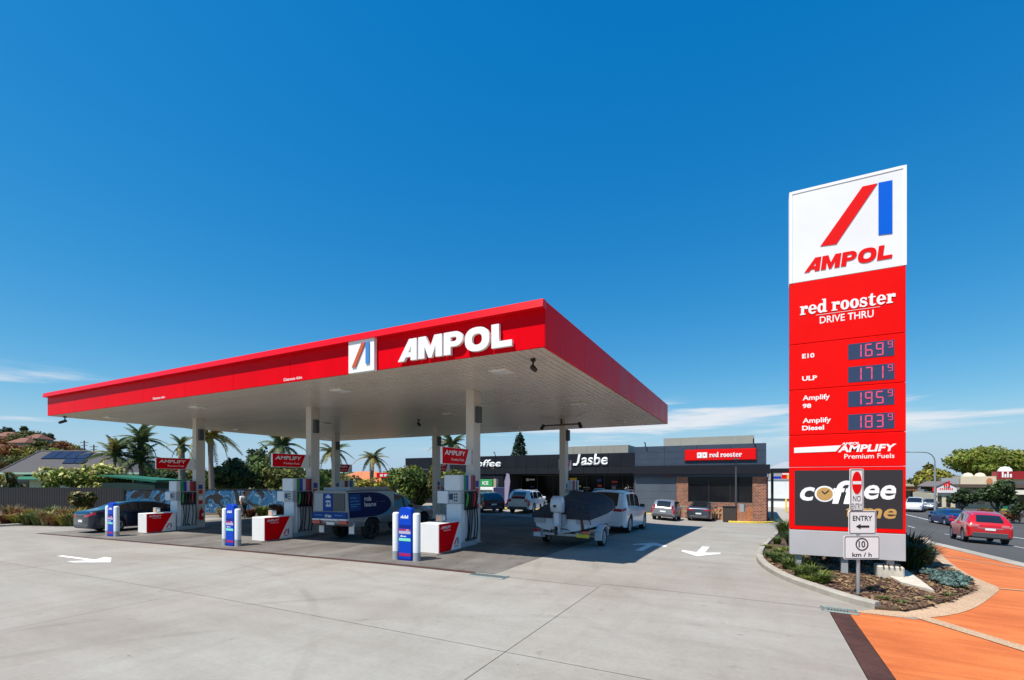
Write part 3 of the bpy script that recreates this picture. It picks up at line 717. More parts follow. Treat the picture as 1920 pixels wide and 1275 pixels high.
# ------------------------------------------------------------------ traffic signs on the post by the island
px_, py_ = G(1609, 1118)
pst = thing('sign_post', 'thin galvanised post in the garden island carrying three white traffic signs', 'post', (px_, py_, hz(px_, py_)), TH)
MB().cyl((0, 0, 0), .032, 2.44, 12).build('pole', GALV, pst, smooth=40)
MB().cyl((0, 0, 2.44), .035, .015, 12).build('cap', BLACK, pst)
SD = (-ST * px_ + CT * py_)                      # depth of the post
SIGNW = mat('sign_white', (.80, .80, .78), .4); SIGNB = mat('sign_black', (.015, .015, .015), .5)
def tsign(name, label, x0, y0, x1, y1):
    cxm = (x0 + x1) / 2; zc = ZD((y0 + y1) / 2, SD); off = (cxm - 1609) * SD / F_PX
    wx, wy = px_ + CT * off, py_ + ST * off
    fx = 0.045
    t = thing(name, label, 'sign', (wx + ST * fx, wy - CT * fx, zc), TH, None)
    w = (x1 - x0) * SD / F_PX / 2; h = (y1 - y0) * SD / F_PX / 2
    def rr(w, h, r): return [p for (sx, sy, a) in ((1, 1, 0), (-1, 1, 1), (-1, -1, 2), (1, -1, 3)) for p in [(sx * (w - r) + r * math.cos(a * H2 + H2 * k / 4), sy * (h - r) + r * math.sin(a * H2 + H2 * k / 4)) for k in range(5)]]
    link('plate', fill_mesh('plate', [rr(w, h, .03)], -.006, .006), SIGNW, t)
    link('border', fill_mesh('border', [rr(w - .012, h - .012, .022), rr(w - .024, h - .024, .015)], -.009, -.0065), SIGNB, t)
    MB().box(-off - .05, -off + .05, .006, .045, -.03, .03).build('clamp', GALV, t)
    return t, w, h
t, w, h = tsign('no_entry_sign', 'narrow white no entry sign with a red oval, topmost on the post', 1590, 879, 1616, 958)
link('red_oval', fill_mesh('red_oval', [ring(0, .14, .095, .22, 24, 2)], -.011, -.0065), SIGNRED, t)
MB().box(-.085, .085, -.014, -.0115, .11, .17).build('white_bar', LWHITE, t)
text('NO', SIGNB, t, w=.15, h=.11, loc=(0, -.008, -.17)); text('ENTRY', SIGNB, t, w=.2, h=.11, loc=(0, -.008, -.32))
t, w, h = tsign('entry_sign', 'white entry sign with a black arrow pointing left, in the middle of the post', 1588, 957, 1639, 1001)
text('ENTRY', SIGNB, t, w=.38, h=.10, loc=(0, -.008, .08), bold=.02)
link('arrow', fill_mesh('arrow', [[(-.13, -.08), (-.04, -.03), (-.04, -.06), (.13, -.06), (.13, -.10), (-.04, -.10), (-.04, -.13)]], -.010, -.0065), SIGNB, t)
t, w, h = tsign('speed_sign', 'white ten kilometres per hour sign, lowest on the post', 1579, 1004, 1646, 1048)
link('ring', fill_mesh('ring', [ring(0, .065, .125, .125, 28, 2), ring(0, .065, .104, .104, 28, 2)], -.010, -.0065), SIGNB, t)
text('10', SIGNB, t, w=.13, h=.13, loc=(0, -.008, .065), bold=.02); text('km / h', SIGNB, t, w=.38, h=.085, loc=(0, -.008, -.138), bold=.02)

# ------------------------------------------------------------------ pump islands
PUMPW = mat('pump_white', (.68, .70, .72), .4, var=.03)
PUMPG = mat('pump_grey', (.40, .42, .44), .45)
STR = [mat('stripe_%s' % n, c, .4) for n, c in (('white', (.7, .7, .7)), ('green', (.02, .28, .06)), ('blue', (.015, .03, .35)), ('pale', (.6, .55, .6)), ('rose', (.45, .03, .05)), ('maroon', (.20, .008, .015)))]
def make_dispenser(label, loc, rz):
    t = thing('fuel_dispenser', label, 'fuel pump', loc, rz, 'fuel dispensers under the canopy')
    MB().box(-.35, .35, 0, .92, 0, .16).build('plinth', PUMPG, t, bevel=.01)
    MB().box(-.29, .29, .03, .89, .16, 1.42).build('lower_cabinet', PUMPW, t, bevel=.012)
    MB().box(-.35, .27, .0, .90, 1.84, 2.36).build('top_cabinet', PUMPW, t, bevel=.012)
    MB().box(-.60, -.18, -.05, .10, 1.42, 1.83).build('side_head', PUMPW, t, bevel=.012)
    MB().box(-.17, .31, -.03, .90, 1.425, 1.835).build('middle_cabinet', PUMPG, t, bevel=.012)
    MB().box(-.14, .02, -.036, -.0305, 1.55, 1.75).build('display', LEDBG, t)
    for i in range(2):
        for j in range(3): MB().box(.06 + .08 * i, .11 + .08 * i, -.036, -.0305, 1.5 + .1 * j, 1.56 + .1 * j).build('button', SIGNB, t)
    for s in (1, -1):
        for k in range(6):
            y0 = .03 + k * .145
            xx = sorted((s * .27 if s > 0 else -.35, (s * .30 if s > 0 else -.37)))
            MB().box(xx[0], xx[1], y0, y0 + .14, 1.86, 2.35).build('colour_flash', STR[k], t)
            if k == 0: continue
            x = s * .36
            bt = MB().box(min(s * .31, s * .36), max(s * .31, s * .36), y0 + .02, y0 + .12, 1.2, 1.82).build('nozzle_boot', BLACK, t)
            MB().tube([(s * .35, y0 + .07, 1.30), (s * .40, y0 + .07, 1.52), (s * .42, y0 + .07, 1.70), (s * .37, y0 + .07, 1.78)], [.035, .04, .035, .025], 7).build('nozzle', [BLACK, STR[1], BLACK, BLACK, STR[4], BLACK][k], bt)
            dy = .05 * math.sin(k * 1.7); 
            MB().tube(smooth_line([(s * .38, y0 + .07, 1.32), (s * .41, y0 + .07 + dy * .4, 1.0), (s * .42, y0 + .05 + dy, .6), (s * .40, y0 + .02 + dy, .30), (s * .36, y0 + .09, .20), (s * .30, y0 + .10, .26)], 4), .022, 6).build('hose', RUBBER, t, smooth=60)
            MB().box(min(s * .291, s * .34), max(s * .291, s * .34), y0 - .012, y0 + .004, .18, 1.2).build('divider', PUMPW, t)
    return t
disp = None
ISL = ('left', 'middle', 'right')
for i, cx in enumerate(CXS):
    ix = cx - .20
    for rear in (0, 1):
        y = 12.85 if not rear else 24.2
        lab = '%s fuel dispenser beside the %s %s canopy column' % (('white', 'white')[rear], 'rear' if rear else 'front', ISL[i])
        lab = 'white fuel dispenser with hanging hoses, %s the %s %s column' % ('behind' if rear else 'in front of', ISL[i], 'rear' if rear else 'front')
        loc = (ix, y, hz(ix, y) + .05); rz = math.pi if rear else 0.0
        if disp is None: disp = make_dispenser(lab, loc, rz)
        else: dup(disp, lab, loc, rz)
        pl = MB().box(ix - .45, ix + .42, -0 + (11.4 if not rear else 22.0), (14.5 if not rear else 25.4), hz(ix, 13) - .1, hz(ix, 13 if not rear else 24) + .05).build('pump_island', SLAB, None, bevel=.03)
        pset(pl, 'low concrete plinth under the %s %s pump' % (ISL[i], 'rear' if rear else 'front'), 'plinth', 'pump island plinths')
    # white and red end cabinet
    bx = cx - .52
    z = hz(bx, 12) + .0
    t = thing('island_cabinet', 'white box with a red sloping side panel at the end of the %s pump island' % ISL[i], 'cabinet', (bx + .33, 11.55, z), 0, 'red and white cabinets ending the pump islands')
    MB().box(-.37, .36, 0, 1.24, 0.04, .93).build('body', WHITE, t, bevel=.012)
    MB().box(-.35, .34, .02, 1.22, 0.0, .04).build('base', BLACK, t)
    me = fill_mesh('red_side', [[(0.015, .06), (.62, .06), (1.10, .915), (.015, .915)]], 0, .006)
    o = link('red_side', me, RED, t, (.361, 0, 0)); o.rotation_euler = (0, 0, H2); o.location = (.368, 0, 0)
    a = text('AMPLIFY', LWHITE, t, w=.52, h=.085, loc=(.370, .36, .80), bold=.018, shear=.15); a.rotation_euler = (0, 0, H2)
    a = text('Premium Fuels', LWHITE, t, w=.36, h=.05, loc=(.370, .42, .71)); a.rotation_euler = (0, 0, H2)
    em = thing('tmp', 'x', 'x'); 
    lw, lx = .24, .80
    for lp, mm in (([(lx, .22), (lx + .06, .22), (lx + .19, .42), (lx + .13, .42)], SIGNRED), ([(lx + .2, .22), (lx + .25, .22), (lx + .25, .42), (lx + .2, .42)], NOTE_B)):
        o = link('logo_bar', fill_mesh('logo_bar', [lp], 0, .004), mm, t, (.368, 0, 0)); o.rotation_euler = (0, 0, H2)
    a = text('AMPOL', SIGNRED, t, w=.22, h=.04, loc=(.366, lx + .13, .165), bold=.03); a.rotation_euler = (0, 0, H2)
    bpy.data.objects.remove(em)
    # small paper towel box on the cabinet
    tb = thing('towel_box', 'small grey towel dispenser on top of the %s island cabinet' % ISL[i], 'box', (bx + .33, 12.15, z + .93), 0, 'towel dispensers on the cabinets')
    MB().box(-.12, .12, -.1, .1, 0, .24).build('case', GREY, tb, bevel=.01); MB().box(-.08, .08, -.106, -.101, .04, .2).build('label_plate', mat('label_buff', (.5, .3, .2), .6), tb)
    MB().box(.121, .126, -.07, .07, .05, .2).build('slot', LWHITE, tb)
    # flag signs on the columns
    for rear in (0, 1):
        yy = 13.8 - .89 if not rear else 22.75 + .86
        xc = cx - .1 if not rear else cx - .39
        ft_ = thing('flag_sign', 'red and white fuel flag sign on the %s %s column' % (ISL[i], 'rear' if rear else 'front'), 'sign', (xc, yy, 2.99), H2, 'flag signs on the columns')
        MB().box(-.86, .86, -.04, .04, -.27, .27).build('board', WHITE, ft_, bevel=.01)
        link('red_face', fill_mesh('red_face', [[(-.845, -.255), (.42, -.255), (.66, .255), (-.845, .255)]], -.046, -.041), RED, ft_)
        text('AMPLIFY', LWHITE, ft_, w=1.2, h=.15, loc=(-.14, -.048, .1), bold=.02, shear=.15)
        text('Premium Fuels', LWHITE, ft_, w=.72, h=.085, loc=(.0, -.048, -.11))
        s = 1 if not rear else -1
        for zz_ in (-.17, .17):
            if rear: MB().box(-.75, -.69, -.075, -.041, zz_ - .03, zz_ + .03).build('bracket', GREY, ft_)
            else: MB().box(.86, .9, -.05, .05, zz_ - .03, zz_ + .03).build('bracket', GREY, ft_)
# payment totems between bollards
BOL = mat('bollard_white', (.72, .73, .74), .45, var=.06, scale=5)
TB = mat('totem_blue', (.001, .05, .46), .42, spec=.2); MINT = mat('mint', (.20, .70, .48), .4); MAG = mat('magenta', (.38, .006, .10), .4); DB = mat('deep_blue', (.002, .02, .22), .4, spec=.2)
tot = None; bol = None
TX = [(-25.1, 'left'), (-16.62, 'middle'), (-8.685, 'right')]
for i, (x, nm) in enumerate(TX):
    y = 10.42; z = hz(x, y)
    for s, sn in ((-1, 'left'), (1, 'right')):
        lab = 'white steel bollard on the %s side of the %s blue totem' % (sn, nm)
        loc = (x + s * .365, y, z)
        if bol is None:
            bol = thing('bollard', lab, 'bollard', loc, 0, 'white bollards guarding the totems')
            MB().lathe([(.103, -.02), (.103, 1.28), (.095, 1.31), (.07, 1.33), (0.001, 1.335)], 18).build('tube', BOL, bol, smooth=50)
            MB().lathe([(.1045, -.02), (.1045, .24)], 18).build('base_band', GREY, bol, smooth=50)
        else: dup(bol, lab, loc)
    lab = 'blue advertising totem between two white bollards at the %s pump island' % nm
    if tot is None:
        tot = thing('payment_totem', lab, 'totem', (x, y, z), 0, 'blue totems between bollards')
        MB().prism([(-.215, 0), (.215, 0), (.215, 1.40)] + arc(0, 1.40, .215, .09, 0, math.pi, 8)[1:], -.07, .09, 'xz').build('body', TB, tot, bevel=.008)
        for nme, z0, z1, m in (('stripe', .90, .99, DB), ('stripe', .83, .875, MAG), ('stripe', .74, .82, mat('pale_band', (.45, .40, .55), .4)), ('stripe', .54, .62, MINT), ('stripe', .12, .20, MAG)):
            MB().box(-.205, .205, -.076, -.0705, z0, z1).build(nme, m, tot)
        marks(tot, LWHITE, .28, .09, (0, -.071, 1.2), 6, 3)
        marks(tot, LWHITE, .22, .05, (-.05, -.071, .67), 6, 4); marks(tot, LWHITE, .1, .03, (.1, -.0765, .85), 4, 5)
        MB().box(-.23, .23, -.085, .105, 0, .05).build('foot', DB, tot)
    else: dup(tot, lab, (x, y, z))
# fire extinguisher on the left column
fe = thing('fire_extinguisher', 'red fire extinguisher hung on the left front column', 'extinguisher', (CXS[0] + .12, 14.0, hz(CXS[0], 14) + .45))
MB().lathe([(.001, 0), (.085, .01), (.09, .05), (.09, .42), (.06, .50), (.03, .53), (.03, .56)], 16).build('cylinder', RED, fe, smooth=50)
MB().tube([(0, 0, .56), (0, 0, .62), (.05, -.05, .64)], .02, 6).build('valve', BLACK, fe); MB().tube(smooth_line([(0, 0, .6), (.1, -.05, .55), (.11, -.06, .3), (.1, -.05, .12)], 4), .014, 6).build('hose', RUBBER, fe)
MB().box(-.118, -.075, -.03, .03, .1, .14).build('bracket', BLACK, fe); MB().box(-.05, .092, -.05, .05, .2, .34).build('label_plate', LWHITE, fe)
# ------------------------------------------------------------------ vehicles
def pchip(P):
    X = [p[0] for p in P]; Y = [p[1] for p in P]; n = len(P)
    d = [(Y[i + 1] - Y[i]) / (X[i + 1] - X[i]) for i in range(n - 1)]
    m = [d[0]] + [0 if d[i - 1] * d[i] <= 0 else 2 * d[i - 1] * d[i] / (d[i - 1] + d[i]) for i in range(1, n - 1)] + [d[-1]]
    def f(x):
        if x <= X[0]: return Y[0]
        if x >= X[-1]: return Y[-1]
        i = max(k for k in range(n - 1) if X[k] <= x); h = X[i + 1] - X[i]; t = (x - X[i]) / h
        return ((2 * t ** 3 - 3 * t * t + 1) * Y[i] + (t ** 3 - 2 * t * t + t) * h * m[i] + (-2 * t ** 3 + 3 * t * t) * Y[i + 1] + (t ** 3 - t * t) * h * m[i + 1])
    return f
def paint(name, col, metal=0.3): return mat('paint_' + name, col, 0.28, metal=metal, coat=0.8)
TYRE = mat('tyre', (.02, .02, .021), .85, bump=.3, bscale=80)
ALLOY = mat('alloy_rim', (.45, .46, .47), .32, metal=.9); DALLOY = mat('dark_rim', (.05, .05, .052), .4, metal=.6)
TAIL = mat('tail_lamp', (.42, .008, .012), .15, coat=.8); HEAD = mat('head_lamp', (.75, .77, .8), .08, coat=.8); AMBER = mat('amber_lamp', (.6, .2, .02), .2)
PLATE = mat('number_plate', (.72, .72, .70), .5); YPLATE = mat('yellow_plate', (.70, .52, .02), .5)
WM = {}
def wheel_meshes(R, W):
    k = (R, W)
    if k in WM: return WM[k]
    r = R * .68
    ty = MB().lathe([(r, -W * .42), (R * .9, -W / 2), (R * .98, -W * .42), (R, -W * .25), (R, W * .25), (R * .98, W * .42), (R * .9, W / 2), (r, W * .42)], 28, axis='y')
    ty.f = ty.f[:-2]
    rb = MB().lathe([(r * 1.01, -W * .43), (r * .95, -W * .40), (r * .9, -W * .25), (r * .9, W * .25), (r * .95, W * .40), (r * 1.01, W * .43)], 28, axis='y'); rb.f = rb.f[:-2]
    for s in (-1, 1):
        rb.cyl((0, min(s * W * .3, s * W * .42), 0), r * .2, W * .12, 12, axis='y')
        for j in range(10):
            a = 2 * math.pi * j / 10; ca, sa = math.cos(a), math.sin(a)
            p0, p1 = (ca * r * .12, s * W * .38, sa * r * .12), (ca * r * .95, s * W * .36, sa * r * .95)
            rb.tube([p0, p1], [r * .10, r * .075], 5)
    hub = MB().cyl((0, -W * .1, 0), r * .9, W * .2, 20, axis='y')
    WM[k] = (ty.mesh('tyre', smooth=40), rb.mesh('rim', smooth=40), hub.mesh('brake_disc'))
    return WM[k]
def place(o, x, y, heading, wb=2.7, tr=1.5):
    c, s = math.cos(heading), math.sin(heading)
    zf = hz(x + c * wb / 2, y + s * wb / 2); zr = hz(x - c * wb / 2, y - s * wb / 2); zl = hz(x - s * tr / 2, y + c * tr / 2); zg = hz(x + s * tr / 2, y - c * tr / 2)
    fx = Vector((c * wb, s * wb, zf - zr)).normalized(); fy = Vector((-s * tr, c * tr, zl - zg)).normalized(); fz = fx.cross(fy).normalized(); fy = fz.cross(fx)
    o.location = (x, y, (zf + zr) / 2)
    o.rotation_euler = Matrix((fx, fy, fz)).transposed().to_euler()
def add_wheels(t, xs, y, R, W, rimmat=ALLOY):
    ty, ri, hb = wheel_meshes(R, W)
    for x in xs:
        for s in (-1, 1):
            w = MB().cyl((0, -W * .3, 0), R * .12, W * .6, 10, axis='y').build('wheel', DALLOY, t, (x, s * y, R))
            link('tyre', ty, TYRE, w); 
            r_ = bpy.data.objects.new('rim', ri); COL.objects.link(r_); r_.parent = w
            if not ri.materials: ri.materials.append(rimmat)
            r_.material_slots[0].link = 'OBJECT'; r_.material_slots[0].material = rimmat
            link('brake_disc', hb, DALLOY, w)
def car_body(t, S, PM):
    Lh = S['L'] / 2; top, belt, plan = pchip(S['top']), pchip(S['belt']), pchip(S['plan'])
    R = S['R']; AR = R * 1.14; xr, xf = S['wx']; gc = S['gc']; rfw = S.get('roof', .74)
    st = set(np.round(np.linspace(-Lh, Lh, 40), 4))
    for xw in (xr, xf):
        for k in range(-6, 7): st.add(round(xw + AR * math.sin(k / 6 * H2), 4))
    for iv in S['side'] + [S['ws'], S['rw']]:
        for v in iv: st.add(round(v, 4))
    for e_ in (.0, .015, .04, .075, .12, .17): st.add(round(-Lh + e_, 4)); st.add(round(Lh - e_, 4))
    st = sorted(st); st = [v for i, v in enumerate(st) if i == 0 or v - st[i - 1] > 0.009]
    def low(x):
        z = gc
        for xw in (xr, xf):
            d = abs(x - xw)
            if d < AR: z = max(z, R + math.sqrt(max(0, AR * AR - d * d)))
        return z
    rings = []
    for x in st:
        zl, zb, zt, w = low(x), belt(x), top(x), plan(x)
        u_ = min(1.0, (Lh - abs(x)) / .18); kq = math.sqrt(max(0, 1 - (1 - u_) ** 2))
        w *= .86 + .14 * kq; zl += .11 * (1 - kq)
        if x < 0: zb -= .05 * (1 - kq); zt -= .05 * (1 - kq)
        cab = max(zt - zb, 0.02); c = min(1, max(0, (cab - .04) / .36)); c = c * c * (3 - 2 * c)
        rw_ = w * (.86 + (rfw - .86) * c)
        zm = max(zl + .04, zb * .60)
        h = [(0, zl), (w * .88, zl), (w * .975, zl + .03), (w, max(zm, zl + .05)), (w * .992, max(zb - .10, zl + .07)), (w * .955, zb),
             (w * .955 + (rw_ - w * .955) * .16, zb + cab * .10), (w * .955 + (rw_ - w * .955) * .86, zb + cab * .80), (rw_ * .97, zb + cab * .89), (rw_ * .70, zb + cab * .975), (rw_ * .35, zt), (0, zt + .004)]
        rings.append([(x, y, z) for y, z in h] + [(x, -y, z) for y, z in h[-2:0:-1]])
    n = len(rings[0]); NH = 12
    vs = [v for r in rings for v in r]
    groups = {}
    def key(i, k):
        xm = (st[i] + st[i + 1]) / 2
        kk = k if k < NH - 1 else n - 1 - k
        sgn = 'L' if k < NH - 1 else 'R'
        if kk == 6:
            for j, iv in enumerate(S['side']):
                if iv[0] < xm < iv[1]: return ('side_window', j, sgn)
        if kk in (8, 9, 10):
            if S['ws'][0] < xm < S['ws'][1]: return ('windscreen', 0, '')
            if (kk > 8 or S.get('wide')) and S['rw'][0] < xm < S['rw'][1]: return ('rear_window', 0, '')
        if kk in S.get('tk', ()) and xm < -Lh + S.get('tl', .2): return ('tail_light', 0, sgn)
        if kk in (0, 1): return ('sill', 0, '')
        return ('body', 0, '')
    for i in range(len(st) - 1):
        for k in range(n):
            groups.setdefault(key(i, k), []).append((i * n + k, i * n + (k + 1) % n, (i + 1) * n + (k + 1) % n, (i + 1) * n + k))
    def cap(i, rev):
        half = list(range(NH)); oth = [0] + list(range(n - 1, NH - 2, -1))
        for k in range(NH - 1):
            a, b, c2, d = half[k], half[k + 1], oth[k + 1], oth[k]
            f = [i * n + a, i * n + b, i * n + c2, i * n + d]
            f = list(dict.fromkeys(f))
            groups[('body', 0, '')].append(tuple(f))
    cap(0, 0); cap(len(st) - 1, 1)
    for (nm, j, sg), fs in groups.items():
        used = sorted({v for f in fs for v in f}); mp_ = {v: i for i, v in enumerate(used)}
        mb = MB().add([vs[v] for v in used], [tuple(mp_[v] for v in f) for f in fs])
        mm = {'body': PM, 'sill': S.get('sill', DGREY), 'tail_light': S.get('tailm', TAIL)}.get(nm, GLASS)
        mb.build(nm, mm, t, smooth=35)
    # dark underbody, wheels, lamps, plates, mirrors
    wmax = max(p[1] for p in S['plan'])
    MB().box(-Lh + .25, Lh - .25, -wmax * .62, wmax * .62, gc + .02, gc + .35).build('underbody', RUBBER, t)
    MB().box(xr - AR - .0, xf + AR, -wmax * .80, wmax * .80, gc + .30, S['belt'][2][1] - .12).build('chassis', RUBBER, t)
    add_wheels(t, (xr, xf), wmax - S.get('tw', .22) / 2 - .02, R, S.get('tw', .22), S.get('rim', ALLOY))
    wr = plan(-Lh)
    for s in (-1, 1):
        for (y0, y1, z0, z1, x0, x1) in S['tail']:
            ya, yb = sorted((s * y0, s * min(y1, wr * .84))); MB().box(-Lh - .012, -Lh + .1, ya, yb, z0, z1).build('tail_light', S.get('tailm', TAIL), t, bevel=.02)
        y0, y1, z0, z1 = S['head']; ya, yb = sorted((s * y0, s * y1))
        MB().prism([(Lh - .45, z0 + .03), (Lh - .05, z0), (Lh - .02, z1 - .02), (Lh - .35, z1)], ya, yb, 'xz').build('headlight', HEAD, t, bevel=.015)
        xm, zm = S['mirror']; ya, yb = sorted((s * (wmax - .04), s * (wmax + .2)))
        MB().box(xm, xm + .1, ya, yb, zm, zm + .15).build('mirror', S.get('mirm', PM), t, bevel=.03)
        for xh in S['handles']:
            ya, yb = sorted((s * (wmax - .01), s * (wmax + .018))); MB().box(xh, xh + .17, ya, yb, belt(xh) - .14, belt(xh) - .115).build('door_handle', S.get('handm', PM), t)
    zp = S['plate']; MB().box(-Lh - .022, -Lh + .03, -.2, .2, zp, zp + .11).build('number_plate', PLATE, t)
    if 'rbump' in S:
        z0, z1 = S['rbump']; MB().box(-Lh - .02, -Lh + .12, -wr * .80, wr * .80, z0, z1).build('rear_bumper', S.get('bumpm', DGREY), t, bevel=.03)
    if S.get('rails'):
        for s in (-1, 1):
            xa, xb = S['rails']; yy = s * wmax * rfw * .88
            MB().tube([(xa, yy, top(xa) - .03), (xa + .1, yy, top(xa) + .05), (xb - .1, yy, top(xb) + .05), (xb, yy, top(xb) - .03)], .02, 6).build('roof_rail', SILVER, t)
    for yw in S.get('stripe', []):
        MB().box(-Lh - .012, -Lh + .04, -wr * .55, wr * .55, yw, yw + .035).build('trim_strip', SILVER, t)
    return t
def sedan(L=4.85, W=.92, H=1.46, R=.34):
    l = L / 2
    return dict(L=L, R=R, gc=.2, wx=(-l + 1.05, l - .95), top=[(-l, .95), (-l + .12, 1.03), (-l + .45, 1.08), (-l + .75, 1.14), (-l + 1.5, H - .06), (-l + 2.1, H), (-l + 2.7, H - .02), (-l + 3.2, H - .14), (-l + 3.9, 1.02), (-l + 4.5, .88), (l, .66)],
                belt=[(-l, .93), (-l + .4, 1.0), (-l + .9, 1.0), (-l + 3.3, .95), (-l + 3.9, .94), (-l + 4.5, .80), (l, .58)], plan=[(-l, W * .90), (-l + .25, W * .96), (-l + .8, W), (l - 1.0, W), (l - .3, W * .9), (l, W * .68)],
                side=[(-l + 1.12, -l + 1.95), (-l + 2.03, -l + 3.15)], ws=(-l + 2.95, -l + 3.88), rw=(-l + .55, -l + 1.55), tk=(4,), tl=.24, tail=[(.34, .79, .76, .86, -.02, .2)], head=(.4, .72, .55, .70), mirror=(-l + 3.2, .96), handles=(-l + 1.5, -l + 2.5), plate=.52, rbump=(.24, .42))
def suv(L, W, H, R, boxy=.25):
    l = L / 2; b = H * .60
    return dict(L=L, R=R, gc=.26, wx=(-l + .98, l - .92), top=[(-l, b - .02), (-l + .05, b + .05), (-l + .12 + boxy, H - .14), (-l + .35 + boxy, H - .05), (-l + 1.75, H), (-l + 2.4, H - .03), (-l + 2.85, H - .15), (-l + 3.6, b + .06), (l - .5, b - .04), (l - .08, b - .2), (l, b - .32)],
                belt=[(-l, b - .03), (-l + .3, b), (-l + 1.0, b), (-l + 3.0, b - .04), (-l + 3.6, b - .02), (l - .4, b - .14), (l, b - .36)], plan=[(-l, W * .95), (-l + .2, W * .98), (-l + .7, W), (l - .9, W), (l - .25, W * .9), (l, W * .72)],
                side=[(-l + .52, -l + 1.0), (-l + 1.08, -l + 1.9), (-l + 1.98, -l + 2.98)], ws=(-l + 2.6, -l + 3.52), rw=(-l + .06, -l + .13 + boxy), roof=.78, tk=(3, 4), tl=.15, tail=[(.5, .85, b - .24, b - .06, -.02, .16)], head=(.45, .78, b - .34, b - .2), mirror=(-l + 2.9, b), handles=(-l + 1.3, -l + 2.3), plate=b - .32, rbump=(.28, .5), rails=(-l + .6, -l + 2.4))
def vehicle(name, label, S, PM, x, y, heading):
    t = thing(name, label, 'car'); car_body(t, S, PM); place(t, x, y, heading); return t
UPY = H2
# dark blue sedan at the left pump
S = sedan(4.9, .93, 1.47); S['rim'] = ALLOY
S['stripe'] = []; vehicle('parked_car', 'dark blue sedan with multi-spoke wheels at the left fuel pump', S, paint('midnight_blue', (.007, .015, .04), .5), -28.4, 13.0, UPY)
# white large four-wheel drive towing the boat
S = suv(5.15, 1.0, 2.0, .41, .2); S['roof'] = .82; S['tail'] = [(.40, .93, 1.0, 1.14, -.025, .12)]; S['tk'] = (4,); S['tl'] = .25; S['tw'] = .27; S['stripe'] = []; S['rbump'] = (.32, .62); S['bumpm'] = paint('white', (.70, .72, .74), 0.0); S['mirm'] = BLACK; S['plate'] = .86
vehicle('parked_car', 'large white four wheel drive hitched to the boat trailer', S, paint('white', (.70, .72, .74), 0.0), -6.15, 23.75, UPY)
# white compact SUV before the shop
S = suv(4.3, .88, 1.6, .335, .35); S['tail'] = [(.48, .88, .80, 1.0, -.03, .25)]; S['stripe'] = [.92]
vehicle('parked_car', 'white compact car with red tail lights parked before the shop', S, paint('white', (.70, .72, .74), 0.0), *CD(990, 34.2), UPY + .1)
# dark small car seen from its side before the shop
S = suv(3.9, .84, 1.45, .31, .4); S.pop('rails')
vehicle('parked_car', 'small dark grey hatchback in front of the green ice freezer', S, paint('dark_grey', (.045, .04, .042), .5), *CD(915, 34.6), UPY + .75)
# silver hatch and dark sedan before the restaurant
S = suv(3.95, .85, 1.52, .31, .3); S.pop('rails'); S['tail'] = [(.56, .84, .78, 1.12, -.02, .16)]
x, y = G(1243, 975.5); vehicle('parked_car', 'silver hatchback parked nose in before the restaurant', S, paint('silver', (.24, .26, .29), .35), x, y + 1.6, UPY)
S = sedan(4.4, .88, 1.46, .32)
x, y = G(1310, 977); vehicle('parked_car', 'dark grey sedan parked nose in at the restaurant window', S, paint('blue_grey', (.07, .085, .11), .6), x, y + 1.85, UPY)
# red SUV, blue sedan and others in the street
S = suv(4.5, .92, 1.72, .37, .5); l = 2.25
S['top'] = [(-l, 1.0), (-l + .05, 1.07), (-l + .30, 1.30), (-l + .58, 1.50), (-l + .95, 1.62), (-l + 1.6, 1.71), (-l + 2.2, 1.72), (-l + 2.7, 1.62), (-l + 3.4, 1.16), (l - .5, 1.02), (l - .08, .86), (l, .72)]
S['belt'] = [(-l, .98), (-l + .3, 1.10), (-l + 1.0, 1.08), (-l + 2.9, .98), (-l + 3.5, 1.0), (l - .4, .9), (l, .68)]
S['rw'] = (-l + .10, -l + .62); S['side'] = [(-l + .72, -l + 1.15), (-l + 1.23, -l + 1.95), (-l + 2.03, -l + 2.85)]; S['roof'] = .74; S['rbump'] = (.32, .60); S['gc'] = .28
S['tail'] = [(.42, .93, .86, 1.0, -.03, .38)]; S['stripe'] = [.80]; S['tailm'] = mat('clear_tail_lamp', (.52, .16, .17), .12, coat=.8); S['tk'] = (4,); S['tl'] = .4
vehicle('moving_car', 'red SUV driving away along the street', S, paint('red', (.50, .003, .006), .0), *[a + b for a, b in zip(G(1854, 1020), (.25, 2.2))], UPY - .10)
S = sedan(4.7, .91, 1.45, .34)
vehicle('moving_car', 'dark blue sedan ahead of the red SUV in the street', S, paint('royal_blue', (.01, .03, .16), .4), *[a + b for a, b in zip(G(1800, 986), (-.3, 1.6))], UPY + .12)
S = sedan(4.3, .88, 1.46, .32)
vehicle('moving_car', 'bright blue car mostly hidden behind the price sign, nose out', S, paint('bright_blue', (.008, .03, .36), .2), 4.95, 33.4, 0.05)
S = suv(4.8, .95, 1.85, .38, .2)
vehicle('parked_car', 'white four wheel drive facing the street beside the tree', S, paint('white', (.70, .72, .74), 0.0), *CD(1716, 62), -1.9)
S = suv(4.2, .87, 1.55, .32, .3)
vehicle('parked_car', 'small silver car parked right of the white four wheel drive', S, paint('silver', (.24, .26, .29), .35), *CD(1743, 65), -1.9)

